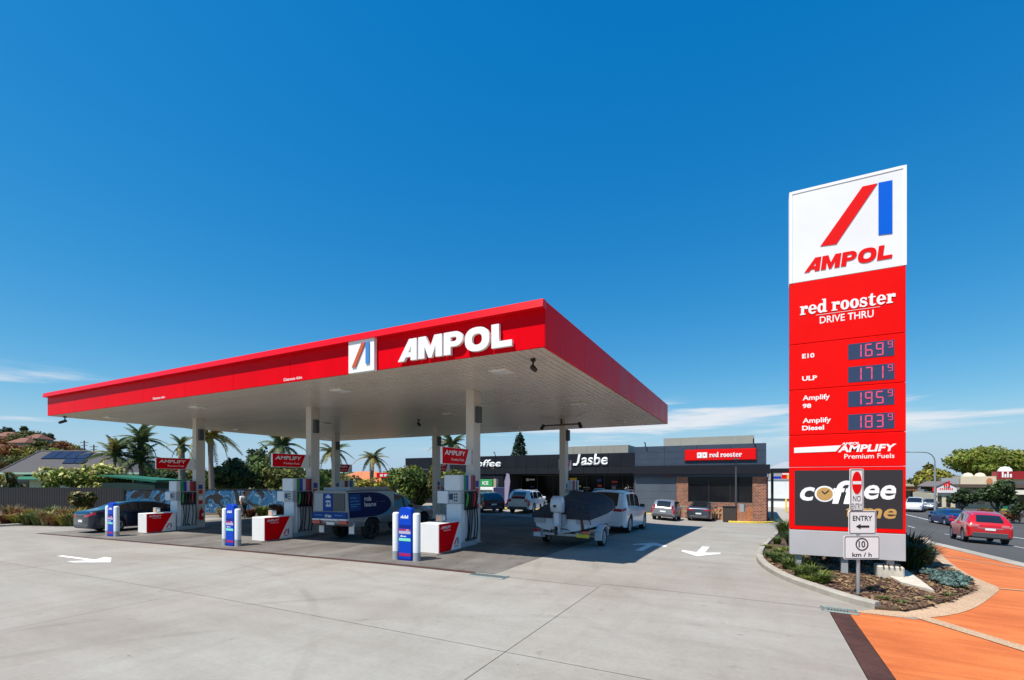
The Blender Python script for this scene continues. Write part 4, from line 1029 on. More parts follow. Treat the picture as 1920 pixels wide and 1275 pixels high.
# ---- service ute with tapered canopy
ute = thing('service_ute', 'white and blue service ute with signwritten canopy at the middle pump', 'ute')
l = 2.7
S = dict(L=5.4, R=.40, gc=.56, wx=(-l + 1.25, l - .95), top=[(-l, .98), (-l + .1, 1.0), (-l + 2.0, 1.0), (-l + 2.1, 1.02), (-l + 2.25, 1.7), (-l + 2.5, 1.78), (-l + 3.0, 1.77), (-l + 3.35, 1.66), (-l + 4.05, 1.2), (l - .25, 1.06), (l - .05, .95), (l, .85)],
         belt=[(-l, .96), (-l + 1, .98), (-l + 2.2, 1.08), (-l + 3.6, 1.06), (-l + 4.1, 1.08), (l - .2, .98), (l, .78)], plan=[(-l, .86), (-l + .1, .9), (-l + .7, .9), (l - 1.0, .92), (l - .25, .86), (l, .72)], side=[(-l + 2.42, -l + 3.5)], ws=(-l + 3.12, -l + 4.02), rw=(-l + 2.1, -l + 2.24), roof=.78,
         tail=[], head=(.5, .8, .8, .95), mirror=(-l + 3.35, 1.08), handles=(-l + 2.6,), plate=.62, tw=.26, rim=DALLOY, mirm=BLACK)
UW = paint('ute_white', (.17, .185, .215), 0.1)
car_body(ute, S, UW)
cw = .93
def canopy_ring(x, zt, w): return [(x, -w, .86), (x, -w * .965, 1.35), (x, -w * .93, 1.84), (x, -w * .85, zt), (x, w * .85, zt), (x, w * .93, 1.84), (x, w * .965, 1.35), (x, w, .86)]
rg = [canopy_ring(-l - .02, 1.90, cw), canopy_ring(-l + 1.2, 1.93, cw), canopy_ring(-l + 1.9, 1.90, cw), canopy_ring(-l + 2.5, 1.89, cw)]
mb = MB().add([v for r in rg for v in r], [(i * 8 + k, i * 8 + (k + 1) % 8, (i + 1) * 8 + (k + 1) % 8, (i + 1) * 8 + k) for i in range(3) for k in range(8)] + [tuple(range(8)), tuple(24 + k for k in range(8))])
cn = mb.build('service_canopy', UW, ute, smooth=30)
NAVY = mat('print_navy', (.006, .010, .075), .45, spec=.12); MIDB = mat('print_mid_blue', (.008, .05, .22), .45, spec=.15); SKYB = mat('print_sky_blue', (.08, .25, .42), .4, spec=.2)
def side_print(name, loop, m, off):
    # loop in (x, z) laid on the sloping canopy flank, both sides
    for s in (-1, 1):
        def yy(z): return s * (cw - cw * .07 * (z - .86) / .98 + off)
        v = [(x, yy(z), z) for x, z in loop]; v2 = [(x, yy(z) - s * .004, z) for x, z in loop]; n = len(loop)
        MB().add(v + v2, [tuple(range(n)), tuple(range(n, 2 * n))] + [(i, (i + 1) % n, n + (i + 1) % n, n + i) for i in range(n)]).build(name, m, cn)
side_print('blue_graphic', [(-l + .04, .88), (-l + 1.2, .88)] + arc(-l + 1.2, 1.35, 1.12, .47, -H2, H2, 12) + [(-l + .04, 1.82)], NAVY, .006)
side_print('light_graphic', [(-l + 1.35, .90), (-l + 2.3, .90), (-l + 2.3, 1.22), (-l + 1.9, 1.0)], SKYB, .004)
side_print('rear_graphic', [(-l + .08, 1.14), (-l + .62, 1.14), (-l + .62, 1.76), (-l + .08, 1.76)], MIDB, .010)
def side_text(s, x, z, w, h, m=None, bold=.02):
    for sd in (-1,):
        yy = sd * (cw - cw * .07 * (z - .86) / .98 + .02)
        a = text(s, m or mat('print_pale', (.6, .62, .68), .5), cn, w=w, h=h, loc=(x, yy, z), bold=bold)
        a.rotation_euler = (-math.atan2(cw * .07, .98), 0, 0)
side_text('rob', -l + 1.0, 1.58, .36, .2); side_text('leane', -l + 1.12, 1.36, .62, .18); marks(cn, mat('print_pale', (.6, .62, .68), .5), .44, .04, (-l + 1.72, -cw + .036, 1.42), 11, 8)
for i, (wd, zz) in enumerate(((.3, 1.62), (.42, 1.5), (.46, 1.38), (.3, 1.3))):
    MB().box(-l + .12, -l + .12 + wd, -cw + cw * .07 * (zz - .86) / .98 - .016, -cw + cw * .07 * (zz - .86) / .98, zz - .015, zz + .015).build('print_line', SKYB, cn)
# canopy rear doors, tailgate, lamps, mudflaps
xr = -l - .024
MESHM = mat('mesh_grille', (.07, .07, .07), .6, var=.5, scale=60)
for y0, y1, m, nm in ((.36, .80, GREY, 'rear_door'), (-.16, .355, MIDB, 'rear_door'), (-.78, -.22, MESHM, 'mesh_door')):
    MB().prism([(y0, 1.14), (y1, 1.14), (y1 * .97, 1.80), (y0 * .97, 1.80)], xr - .02, xr + .01, 'yz').build(nm, m, cn)
for zz, sd_ in ((1.66, 1), (1.5, 2), (1.34, 3)): marks(cn, mat('print_pale', (.6, .62, .68), .5), .26, .13, (xr - .021, .06, zz), 4, sd_, -H2)
tg = MB().box(xr - .05, xr + .03, -.9, .9, .86, 1.10).build('tailgate', MIDB, ute, bevel=.01)
a = text('rob leane', mat('print_pale', (.6, .62, .68), .5), tg, w=.34, h=.13, loc=(xr - .054, .05, .97), bold=.03); a.rotation_euler = (0, 0, -H2)
for yy in (.55, -.5): MB().box(xr - .056, xr - .051, yy - .2, yy + .2, .97, 1.0).build('print_line', SKYB, tg)
MB().box(xr - .06, xr + .1, -.45, .45, .79, .85).build('tray_rail', WHITE, ute)
for s in (-1, 1):
    ya, yb = sorted((s * .5, s * .9)); MB().box(xr - .06, xr + .06, ya, yb, .66, .80).build('tail_light', TAIL, ute, bevel=.01)
    MB().box(xr - .065, xr + .06, ya, yb, .802, .85).build('lamp_guard', WHITE, ute)
    ya, yb = sorted((s * .66, s * .92)); MB().box(xr + .28, xr + .30, ya, yb, .28, .68).build('mudflap', WHITE, ute)
    ya, yb = sorted((s * .80, s * .925)); MB().box(xr + .32, -l + .80, ya, yb, .52, .86).build('side_toolbox', UW, ute, bevel=.01)
MB().box(-l + .3, -l + 2.4, -.7, .7, 1.90, 2.02).build('roof_rack', GREY, ute)
place(ute, -14.15, 15.35, UPY)

# ---- boat on its trailer
boat = thing('motor_boat', 'small white motor boat under a dark fitted cover with outboard motor', 'boat')
HULLW = mat('hull_white', (.52, .56, .61), .3, coat=.3); COVER = mat('boat_cover', (.022, .026, .038), .8, var=.25, scale=5, bump=.5, bscale=12)
def hull_ring(x, w, zk, zc, zg):   # keel, chine, gunwale
    return [(x, 0, zk), (x, -w * .55, zk + (zc - zk) * .55), (x, -w * .86, zc), (x, -w, zg), (x, 0, zg + .002), (x, w, zg), (x, w * .86, zc), (x, w * .55, zk + (zc - zk) * .55)]
st = [(-2.3, 1.02, .46, .66, 1.12), (-1.2, 1.06, .46, .68, 1.18), (0, 1.05, .48, .72, 1.28), (.9, .92, .54, .84, 1.38), (1.6, .66, .66, .98, 1.45), (2.1, .34, .88, 1.15, 1.5), (2.35, .05, 1.15, 1.35, 1.52)]
rg = [hull_ring(*s) for s in st]
MB().add([v for r in rg for v in r], [(i * 8 + k, i * 8 + (k + 1) % 8, (i + 1) * 8 + (k + 1) % 8, (i + 1) * 8 + k) for i in range(len(rg) - 1) for k in range(8)] + [tuple(range(8)), tuple((len(rg) - 1) * 8 + k for k in range(8))]).build('hull', HULLW, boat, smooth=32)
def cover_ring(x, w, zg, zt): return [(x, w * 1.04 * math.cos(a), zg - .14 + (zt - zg + .14) * max(0, math.sin(a)) ** .75) for a in [math.pi * k / 12 for k in range(13)]]
sc = [(-2.36, 1.0, 1.10, 1.32), (-2.0, 1.03, 1.14, 1.46), (-1.4, 1.06, 1.18, 1.52), (-.6, 1.07, 1.24, 1.66), (.2, 1.03, 1.32, 1.86), (.9, .93, 1.4, 1.82), (1.6, .68, 1.47, 1.72), (2.1, .36, 1.52, 1.62), (2.37, .07, 1.54, 1.57)]
rg = []
for i, s in enumerate(sc):
    r = cover_ring(*s); rg.append([(p[0], p[1] + .015 * math.sin(i * 2.1 + k), p[2] + .02 * math.sin(i * 1.3 + k * 1.9)) for k, p in enumerate(r)])
MB().add([v for r in rg for v in r], [(i * 13 + k, i * 13 + k + 1, (i + 1) * 13 + k + 1, (i + 1) * 13 + k) for i in range(len(rg) - 1) for k in range(12)] + [tuple(range(13)), tuple((len(rg) - 1) * 13 + k for k in range(13))]).build('cover', COVER, boat, smooth=50)
ob = MB().prism([(-2.78, 1.18), (-2.42, 1.14), (-2.38, 1.46), (-2.46, 1.66), (-2.62, 1.72), (-2.80, 1.62), (-2.86, 1.40)], -.19, .19, 'xz').build('outboard_motor', HULLW, boat, bevel=.06, seg=2, smooth=50)
MB().prism([(-2.70, .48), (-2.52, .48), (-2.46, 1.15), (-2.74, 1.17)], -.09, .09, 'xz').build('motor_leg', HULLW, ob, bevel=.02)
MB().box(-2.88, -2.42, -.13, .13, .76, .79).build('cavitation_plate', HULLW, ob); MB().cyl((-2.9, 0, .58), .06, .3, 10, axis='x').build('propeller_hub', DALLOY, ob)
for k in range(3):
    a = 2 * math.pi * k / 3; MB().tube([(-2.8, 0, .58), (-2.82, .13 * math.cos(a), .58 + .13 * math.sin(a))], [.03, .06], 6).build('propeller_blade', DALLOY, ob)
MB().box(-2.45, -2.3, -.22, .22, .8, 1.1).build('transom_bracket', GREY, ob); MB().box(-2.865, -2.86, -.05, .05, 1.34, 1.42).build('emblem', BLACK, ob)
for s in (-1, 1): MB().prism([(-2.34, .80), (-2.30, .80), (-2.30, 1.0), (-2.34, 1.0)], min(s * .55, s * .95), max(s * .55, s * .95), 'xz').build('transom_pad', GREY, boat)
MB().tube([(-2.3, -1.03, .8), (-2.36, -1.0, 1.0), (-2.28, -.96, 1.25)], .02, 6).build('strap', mat('strap_maroon', (.10, .02, .03), .7), boat)
for i_ in (2, 4, 5):
    MB().tube([(p[0], p[1] * 1.012, p[2] + .012) for p in rg[i_]], .014, 5).build('tie_strap', mat('strap_grey', (.09, .09, .10), .8), boat)
for y_ in (-.75, .7): MB().tube([(-2.33, y_, 1.15), (-2.38, y_ * 1.02, 1.42)], [.03, .035], 7).build('rod_holder', BLACK, boat)
MB().tube(smooth_line([(-2.45, .12, 1.2), (-2.5, .45, 1.05), (-2.36, .6, 1.0)], 4), .018, 5).build('fuel_line', BLACK, boat); MB().tube([(-2.33, -.78, .62), (-2.36, -.74, .95)], [.05, .04], 7).build('transducer_bracket', mat('strap_maroon', (.10, .02, .03), .7), boat)
side = [(.25, -1.06, 1.2), (1.3, -.82, 1.38)]
MB().tube(side, .018, 5).build('rub_rail', GREY, boat)
trl = thing('boat_trailer', 'galvanised boat trailer with pale mudguards and yellow plate', 'trailer')
for s in (-1, 1):
    MB().box(-2.2, 1.6, s * .55 - .04, s * .55 + .04, .40, .50).build('rail', GALV, trl)
    MB().tube([(1.6, s * .55, .45), (3.1, s * .04, .5)], .05, 6).build('drawbar', GALV, trl)
    ya, yb = sorted((s * .92, s * 1.16))
    R = .32; ol = [(-1.0 + .42 * math.cos(a), .33 + .40 * math.sin(a)) for a in [math.pi * k / 10 for k in range(11)]] + [(-1.0 + .40 * math.cos(a), .33 + .37 * math.sin(a)) for a in [math.pi * k / 10 for k in range(10, -1, -1)]]
    MB().prism(ol, ya, yb, 'xz').build('mudguard', HULLW, trl)
    MB().box(-1.47, -1.40, ya, yb, .22, .52).build('mudflap', HULLW, trl)
    MB().box(-2.28, -2.2, min(s * .75, s * 1.0), max(s * .75, s * 1.0), .48, .58).build('tail_light', TAIL, trl, bevel=.01)
    MB().box(-2.25, -2.2, s * .85 - .03, s * .85 + .03, .38, .5).build('lamp_bracket', GALV, trl)
MB().box(-2.3, -2.27, -.98, -.56, .36, .47).build('number_plate', YPLATE, trl); MB().box(-2.31, -2.26, .72, .98, .32, .46).build('white_reflector', HULLW, trl)
for x in (-2.15, -.9, .3): MB().box(x - .04, x + .04, -.9, .9, .38, .46).build('crossmember', GALV, trl)
MB().box(-1.05, -.95, -1.0, 1.0, .28, .34).build('axle', GALV, trl)
add_wheels(trl, (-1.0,), 1.03, .31, .2, ALLOY)
for x in (-2.0, -.8, .4, 1.3):
    for s in (-1, 1): MB().cyl((x, s * .3 - .06, .50), .05, .12, 8, axis='y').build('roller', BLACK, trl)
MB().tube(smooth_line([(-2.25, -.5, .5), (-2.32, -.1, .62), (-2.26, .4, .52), (-2.2, .7, .5)], 4), .015, 5).build('cable', BLACK, trl)
MB().box(2.3, 2.4, -.05, .05, .5, 1.3).build('winch_post', GALV, trl); MB().cyl((3.05, 0, .1), .04, .5, 8).build('jockey_wheel', GALV, trl)
for o in (boat, trl): place(o, -5.75, 17.0, UPY, 2.0, 1.8)
# ------------------------------------------------------------------ vegetation helpers
RNG = np.random.default_rng(7)
def leaf(name, col, island=.45, trans=.25, second=None): return mat('leaf_' + name, col, .55, island=island, trans=trans, spec=.3, var=.25, scale=.6, second=second)
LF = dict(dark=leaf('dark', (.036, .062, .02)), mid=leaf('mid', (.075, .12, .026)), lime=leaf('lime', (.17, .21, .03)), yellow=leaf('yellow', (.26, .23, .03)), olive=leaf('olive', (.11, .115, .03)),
          pine=leaf('pine', (.022, .045, .028)), palm=leaf('palm', (.085, .115, .042)), palmg=leaf('palm_gold', (.22, .18, .05)), cream=leaf('cream', (.55, .50, .18)), rust=leaf('rust', (.22, .09, .035)), blue=leaf('blue', (.12, .19, .17)), grass=leaf('grass', (.10, .14, .032)), dry=leaf('dry', (.26, .19, .07)))
BARK = mat('bark', (.10, .075, .055), .9, var=.3, scale=8, bump=.5, bscale=20); PBARK = mat('palm_bark', (.20, .17, .14), .9, var=.25, scale=9, bump=.4, bscale=15, stretch=(1, 1, 6))
def leaves(name, blobs, n, size, m, parent=None, flat=.55, shell=.55, elong=1.7):
    """n leaf-sized bent faces spread through ellipsoid blobs (x, y, z, rx, ry, rz)"""
    B = np.array(blobs, float); vol = (B[:, 3] * B[:, 4] * B[:, 5]) ** .75; idx = RNG.choice(len(B), n, p=vol / vol.sum())
    d = RNG.normal(size=(n, 3)); d /= np.linalg.norm(d, axis=1)[:, None]
    r = shell + (1 - shell) * RNG.random(n) ** .6
    r *= 1 + .13 * np.sin(d[:, 0] * 7 + idx) * np.cos(d[:, 1] * 6 + idx * 2) + .08 * np.sin(d[:, 2] * 11)
    c = B[idx, :3] + d * B[idx, 3:] * r[:, None]
    nr = d * flat + RNG.normal(size=(n, 3)) * (1 - flat) + np.array([0, 0, .25]); nr /= np.linalg.norm(nr, axis=1)[:, None]
    u = np.cross(nr, RNG.normal(size=(n, 3))); u /= np.linalg.norm(u, axis=1)[:, None]; v = np.cross(nr, u)
    s = size * (.6 + .8 * RNG.random(n))[:, None]
    a, b = u * s * elong / 2, v * s / 2
    V = np.stack([c - a, c - b * .9 + nr * s * .1, c + a, c + b * .9 + nr * s * .1], 1).reshape(-1, 3)
    me = bpy.data.meshes.new(name); me.vertices.add(4 * n); me.vertices.foreach_set('co', V.astype(np.float32).ravel())
    me.loops.add(4 * n); me.loops.foreach_set('vertex_index', np.arange(4 * n, dtype=np.int32)); me.polygons.add(n); me.polygons.foreach_set('loop_start', np.arange(0, 4 * n, 4, dtype=np.int32))
    me.update(calc_edges=True); me.validate()
    return pset(link(name, me, m, parent), kind='stuff')
def blob_cloud(cx, cy, cz, rx, ry, rz, k, seed, sub=.42):
    g = np.random.default_rng(seed); out = []
    for i in range(k):
        d = g.normal(size=3); d /= np.linalg.norm(d); d[2] = abs(d[2]) * .9 - .2 if i % 3 else d[2]
        f = .35 + .6 * g.random(); s = sub * (.45 + .75 * g.random())
        out.append((cx + d[0] * rx * f, cy + d[1] * ry * f, cz + d[2] * rz * f, rx * s, ry * s, rz * s * .9))
    return out
def tree(name, label, x, y, h, r, m, n=2500, size=.28, seed=1, trunk=.35, rz=None, group=None, accent=None, zb=None, squash=1.0, cat='tree'):
    zb = hz(x, y) - .15 if zb is None else zb
    t = thing(name, label, cat, (x, y, zb), 0, group); g = np.random.default_rng(seed)
    rz = rz or h * (1 - trunk) / 2; cz = h - rz
    mb = MB().tube([(0, 0, 0), (.04 * h * .3, 0, h * trunk * .6), (0, .03, cz), (.05 * r, 0, cz + rz * .5)], [h * .03, h * .024, h * .017, h * .006], 8)
    for k in range(7):
        a = 2.4 * k + g.random(); z0 = h * trunk * (.7 + .5 * g.random()); q = .55 + .3 * g.random()
        mb.tube([(0, 0, z0), (math.cos(a) * r * .3, math.sin(a) * r * .3, z0 + rz * .45), (math.cos(a) * r * q, math.sin(a) * r * q, cz + rz * (.1 + .5 * g.random()))], [h * .013, h * .009, h * .003], 6)
    mb.build('trunk', BARK, t, smooth=50)
    bl = blob_cloud(0, 0, cz, r, r * squash, rz, 26, seed)
    leaves('crown', bl, int(n * 1.5), size * .82, m, t)
    if accent: leaves('blossom' if accent[0] is LF['cream'] else 'sunlit_foliage', [(b[0], b[1], b[2] + b[5] * .2, b[3] * 1.04, b[4] * 1.04, b[5] * 1.02) for b in bl[::2]], accent[1], size * .9, accent[0], t, shell=.9)  # accent leaves and blossom in a second leaf colour, on a slightly raised outer shell
    return t
def frond_mesh(ln, droop, wd, nl=22, seed=0):
    g = np.random.default_rng(seed); mb = MB(); pts = []
    for k in range(9):
        s = k / 8; pts.append((ln * s * (1 - .25 * droop * s), 0, ln * (.55 * s - (.55 + droop) * s * s)))
    mb.tube(pts, [.035 * (1 - .85 * k / 8) * ln / 2.4 for k in range(9)], 4)
    for k in range(nl):
        s = .12 + .86 * k / nl; i = min(7, int(s * 8)); f = s * 8 - i; p = Vector(pts[i]).lerp(Vector(pts[i + 1]), f); t = (Vector(pts[i + 1]) - Vector(pts[i])).normalized()
        w = wd * math.sin(math.pi * (.12 + .84 * s)) ** .7 * (.85 + .3 * g.random())
        for sd in (-1, 1):
            d = Vector((0, sd, 0)) * .8 + t * .55 + Vector((0, 0, -.35 - .3 * g.random())); d.normalize(); q = p + d * w; b = t * (ln * .028)
            mid = p.lerp(q, .5) + Vector((0, 0, w * .10))
            mb.add([p - b, p + b, mid + b * .8, q, mid - b * .8], [(0, 1, 2, 4), (4, 2, 3)])
    return mb.mesh('frond', smooth=30)
FR = [frond_mesh(2.6, .25, .62, seed=1), frond_mesh(2.6, .7, .62, seed=2), frond_mesh(2.4, 1.15, .55, seed=3)]
def palm(label, x, y, h, span, nf=16, m=None, seed=0, stems=1, zb=None, group='palm trees behind the fence', tr=.13, upright=0.0, crownshaft=True):
    zb = hz(x, y) - .1 if zb is None else zb
    t = thing('palm_tree', label, 'palm tree', (x, y, zb), 0, group); g = np.random.default_rng(seed); m = m or LF['palm']
    for sidx in range(stems):
        ox, oy = (0, 0) if stems == 1 else (g.normal() * span * .22, g.normal() * span * .22); hh = h * (1 if sidx == 0 else .6 + .35 * g.random())
        bend = g.normal(size=2) * .03 * hh
        MB().tube([(ox, oy, 0), (ox + bend[0] * .5, oy + bend[1] * .5, hh * .5), (ox + bend[0], oy + bend[1], hh)], [tr * 1.35, tr, tr * .85], 10).build('trunk', PBARK, t, smooth=50)
        if crownshaft: MB().lathe([(tr * .9, -.15), (tr * 1.5, .05), (tr * 1.2, .35), (tr * .4, .6)], 10, c=(ox + bend[0], oy + bend[1], hh - .1)).build('crownshaft', m, t, smooth=50)
        for k in range(nf):
            a = 2.399 * k + g.random() * .4; lvl = k / nf
            o = bpy.data.objects.new('frond', FR[0 if lvl < .4 else (1 if lvl < .75 else 2)]); COL.objects.link(o); o.parent = t
            if not o.data.materials: o.data.materials.append(LF['palm'])
            o.material_slots[0].link = 'OBJECT'; o.material_slots[0].material = m if g.random() < .8 else LF['palmg']
            o.location = (ox + bend[0], oy + bend[1], hh + .2); pitch = (-.85 + 1.0 * lvl - upright * (1 - lvl)) + g.normal() * .1
            o.rotation_euler = (g.normal() * .15, pitch, a); s = span / 2 / 2.3 * (.85 + .3 * g.random()); o.scale = (s, s, s)
    return t
def bush(label, x, y, r, h, m, n=700, size=.12, seed=0, group=None, name='shrub', accent=None, zo=0.0, cat='shrub'):
    z = hz(x, y) + zo; t = thing(name, label, cat, (x, y, z), 0, group)
    mb = MB(); g = np.random.default_rng(seed)
    for k in range(6):
        a = k * 1.05 + g.random(); mb.tube([(0, 0, -.05), (math.cos(a) * r * .3, math.sin(a) * r * .3, h * .4), (math.cos(a) * r * .6, math.sin(a) * r * .6, h * .75)], [.025, .018, .006], 5)
    mb.build('stems', BARK, t)
    bl = blob_cloud(0, 0, h * .55, r, r, h * .48, 9, seed, .5)
    leaves('foliage', bl, n, size, m, t)
    if accent: leaves('flowers', bl, accent[1], size * 1.1, accent[0], t, shell=.95)
    return t
def clump(label, x, y, r, h, m, n=160, seed=0, group=None, name='grass_clump', w=.025, zo=0.0, cat='grass'):
    g = np.random.default_rng(seed); t = thing(name, label, cat, (x, y, hz(x, y) + zo), 0, group); V = []; Fc = []
    for k in range(n):
        a = g.random() * 6.283; rr = r * .35 * g.random() ** .5; lean = r * (.3 + .8 * g.random()); hh = h * (.55 + .5 * g.random()); c, s = math.cos(a), math.sin(a)
        p0 = np.array((c * rr, s * rr, -.02)); p1 = p0 + np.array((c * lean * .35, s * lean * .35, hh * .65)); p2 = p0 + np.array((c * lean, s * lean, hh * (.95 - .35 * g.random()))); q = np.array((-s, c, 0)) * w
        i = len(V); V += [p0 - q, p0 + q, p1 + q * .8, p1 - q * .8, p2]; Fc += [(i, i + 1, i + 2, i + 3), (i + 3, i + 2, i + 4)]
    me = bpy.data.meshes.new('blades'); me.from_pydata([tuple(v) for v in V], [], Fc); pset(link('blades', me, m, t), kind='stuff')
    return t
# ------------------------------------------------------------------ shop and restaurant
BY = 41.5
BLK = mat('charcoal_cladding', (.011, .012, .018), .45, spec=.25, var=.1, scale=.8); CHARC = mat('charcoal_band', (.012, .013, .018), .5, spec=.25)
GCL = mat('grey_cladding', (.042, .060, .092), .5, spec=.35, var=.10, scale=.9); GCL2 = mat('light_grey_cladding', (.078, .098, .122), .5, spec=.35, var=.10, scale=.9)
def brick_mat():
    m = bpy.data.materials.new('red_brick'); m.use_nodes = True; t = m.node_tree; p = t.nodes['Principled BSDF']; p.inputs['Roughness'].default_value = .85
    co = t.nodes.new('ShaderNodeTexCoord'); mp = t.nodes.new('ShaderNodeMapping'); mp.inputs['Rotation'].default_value = (H2, 0, 0); t.links.new(co.outputs['Object'], mp.inputs[0])
    b = t.nodes.new('ShaderNodeTexBrick'); b.inputs['Scale'].default_value = 2.2; b.inputs['Color1'].default_value = (.33, .10, .045, 1); b.inputs['Color2'].default_value = (.13, .035, .02, 1); b.inputs['Mortar'].default_value = (.46, .36, .27, 1); b.inputs['Mortar Size'].default_value = .02
    t.links.new(mp.outputs[0], b.inputs['Vector']); t.links.new(b.outputs['Color'], p.inputs['Base Color'])
    bp = t.nodes.new('ShaderNodeBump'); bp.inputs['Strength'].default_value = .5; bp.inputs['Distance'].default_value = .01; bp.invert = True
    t.links.new(b.outputs['Fac'], bp.inputs['Height']); t.links.new(bp.outputs[0], p.inputs['Normal']); return m
BRICK = brick_mat(); BRICKL = mat('orange_brick_base', (.40, .15, .06), .85, var=.3, scale=6)
XR = PY(1437, 900, BY)[0]; XM = XY(1190, BY); XL = XY(760, BY); GZ = -1.3
ZR = 5.05; ZJ = 4.62
def zat(px, py): return PY(px, py, BY)[1]
rest = thing('restaurant', 'grey clad drive through restaurant with brick piers and red sign', 'building', (0, 0, 0))
MB().box(XM + .01, XR - .02, BY + .35, BY + 16, GZ, ZR - .15).build('wall', GCL, rest)
MB().box(XM + .02, XR - .03, BY + .36, BY + 15.9, ZR - .149, ZR - .10).build('roof', GREY, rest)
zb0, zb1 = zat(1330, 894), zat(1330, 872)       # charcoal awning band
def panels(par, x0, x1, z0, z1, nx, nz, m, y=BY, d=.3, name='cladding_panel', bev=.006):
    for i in range(nx):
        for j in range(nz):
            a = x0 + (x1 - x0) * i / nx; b = x0 + (x1 - x0) * (i + 1) / nx; c = z0 + (z1 - z0) * j / nz; e = z0 + (z1 - z0) * (j + 1) / nz
            MB().box(a + .008, b - .008, y, y + d, c + .008, e - .008).build(name, m, par, bevel=bev)
panels(rest, XM, XR, zb1, ZR, 4, 3, GCL)
MB().box(XM - .05, XR + .25, BY - .35, BY + .2, zb0 + .22, zb1 - .01).build('awning_band', CHARC, rest, bevel=.01)
MB().box(XM - .02, XR + .05, BY - .12, BY + .25, zb0, zb0 + .215).build('fascia_strip', GCL, rest)
xp0, xw0, xw1 = XY(1268, BY), XY(1290, BY), XY(1411, BY)
zs0, zs1 = zat(1340, 942), zb0
panels(rest, XM, xp0 - .02, GZ, zb0 - .005, 1, 6, GCL2, BY + .05)
MB().box(xp0, xw0, BY + .02, BY + .3, GZ, zb0 - .004).build('brick_pier', BRICK, rest); MB().box(xw1, XR, BY + .02, BY + .3, GZ, zb0 - .004).build('brick_pier', BRICK, rest)
MB().box(xw0 + .003, xw1 - .003, BY + .04, BY + .3, GZ, zs0 - .4).build('brick_base', BRICKL, rest); MB().box(xw0 + .003, xw1 - .003, BY + .05, BY + .3, zs0 - .396, zs0).build('brick_course', BRICK, rest)
ww = (xw1 - xw0) / 3
for k in range(3):
    w_ = MB().box(xw0 + k * ww + .05, xw0 + (k + 1) * ww - .05, BY + .12, BY + .14, zs0 + .05, zs1 - .05).build('window', mat('restaurant_glass', (.012, .012, .014), .08, spec=.25), rest)
    fr = MB().box(xw0 + k * ww, xw0 + (k + 1) * ww, BY + .08, BY + .2, zs0, zs0 + .05).box(xw0 + k * ww, xw0 + (k + 1) * ww, BY + .08, BY + .2, zs1 - .055, zs1 - .005).box(xw0 + k * ww, xw0 + k * ww + .045, BY + .082, BY + .2, zs0 + .05, zs1 - .056).box(xw0 + (k + 1) * ww - .045, xw0 + (k + 1) * ww, BY + .082, BY + .2, zs0 + .05, zs1 - .056)
    fr.box(xw0 + k * ww + .046, xw0 + (k + 1) * ww - .046, BY + .09, BY + .2, zs1 - .62, zs1 - .57); fr.build('frame', BLACK, w_)
REDW = mat('dark_red_wall', (.22, .008, .012), .6)
MB().box(XR - .019, XR + .12, BY + .31, BY + 9, GZ, zb0 - .01).build('side_wall', REDW, rest)
# red sign with lettering
sx0, sx1 = XY(1285, BY), XY(1417, BY); sz0, sz1 = zat(1350, 862.5), zat(1350, 842.5)
sg = MB().box(sx0, sx1, BY - .14, BY - .002, sz0, sz1).build('sign_box', SIGNRED, rest, bevel=.015)
MB().box(sx0 - .06, sx1 + .06, BY - .1, BY - .001, sz0 - .06, sz1 + .06).build('sign_frame', mat('maroon_frame', (.20, .006, .01), .5), sg)
za = zat(1350, 857); slab_word('red rooster', sg, LWHITE, XY(1330, BY), XY(1391, BY), za, .27, BY - .145, .02)
for k in range(2):
    x = XY(1307.5, BY) + k * .40
    link('emblem', fill_mesh('emblem', [[(x, za - .05), (x, za + .4), (x + .36, za + .4), (x + .36, za - .05)], [(x + .1, za + .12), (x + .1, za + .24), (x + .2, za + .24), (x + .2, za + .12)]], BY - .165, BY - .145), LWHITE, sg)
for px in (1210, 1413):
    x = XY(px, BY); MB().tube([(x, BY + .1, ZR - .1), (x, BY - .1, ZR + .3), (x, BY - .35, ZR + .32)], .05, 6).build('floodlight', BLACK, rest)
x, z = XY(1253, BY), zat(1253, 892)
MB().box(x - .15, x + .15, BY - .14, BY + .04, z - .15, z + .2).build('wall_lamp', mat('lamp_maroon', (.12, .02, .025), .5), rest, bevel=.02)
# beige plant screens on the roofs
SCR = mat('plant_screen', (.27, .26, .22), .7, var=.06, scale=1)
def screen(label, pxa, pxb, pytop, Y, dep):
    xa, xb = XY(pxa, Y), XY(pxb, Y); zt = PY((pxa + pxb) / 2, pytop, Y)[1]
    t = thing('plant_screen', label, 'plant screen', ((xa + xb) / 2, Y, ZJ - .3)); n = 5
    for k in range(n):
        a = xa + (xb - xa) * k / n - t.location.x; b = xa + (xb - xa) * (k + 1) / n - t.location.x
        MB().box(a + .01, b - .01, 0, .08, 0, zt - t.location.z).build('panel', SCR, t); MB().box(a + .01, b - .01, dep, dep + .08, 0, zt - t.location.z - .002).build('panel', SCR, t)
    for xx in (xa - t.location.x, xb - t.location.x - .08): MB().box(xx, xx + .08, .085, dep - .005, 0, zt - t.location.z - .004).build('panel', SCR, t)
screen('beige metal plant screen on the restaurant roof', 1244, 1414, 819, BY + 4, 6)
screen('beige metal plant screen on the shop roof behind the white name sign', 1052, 1178, 836, BY + 5, 6)
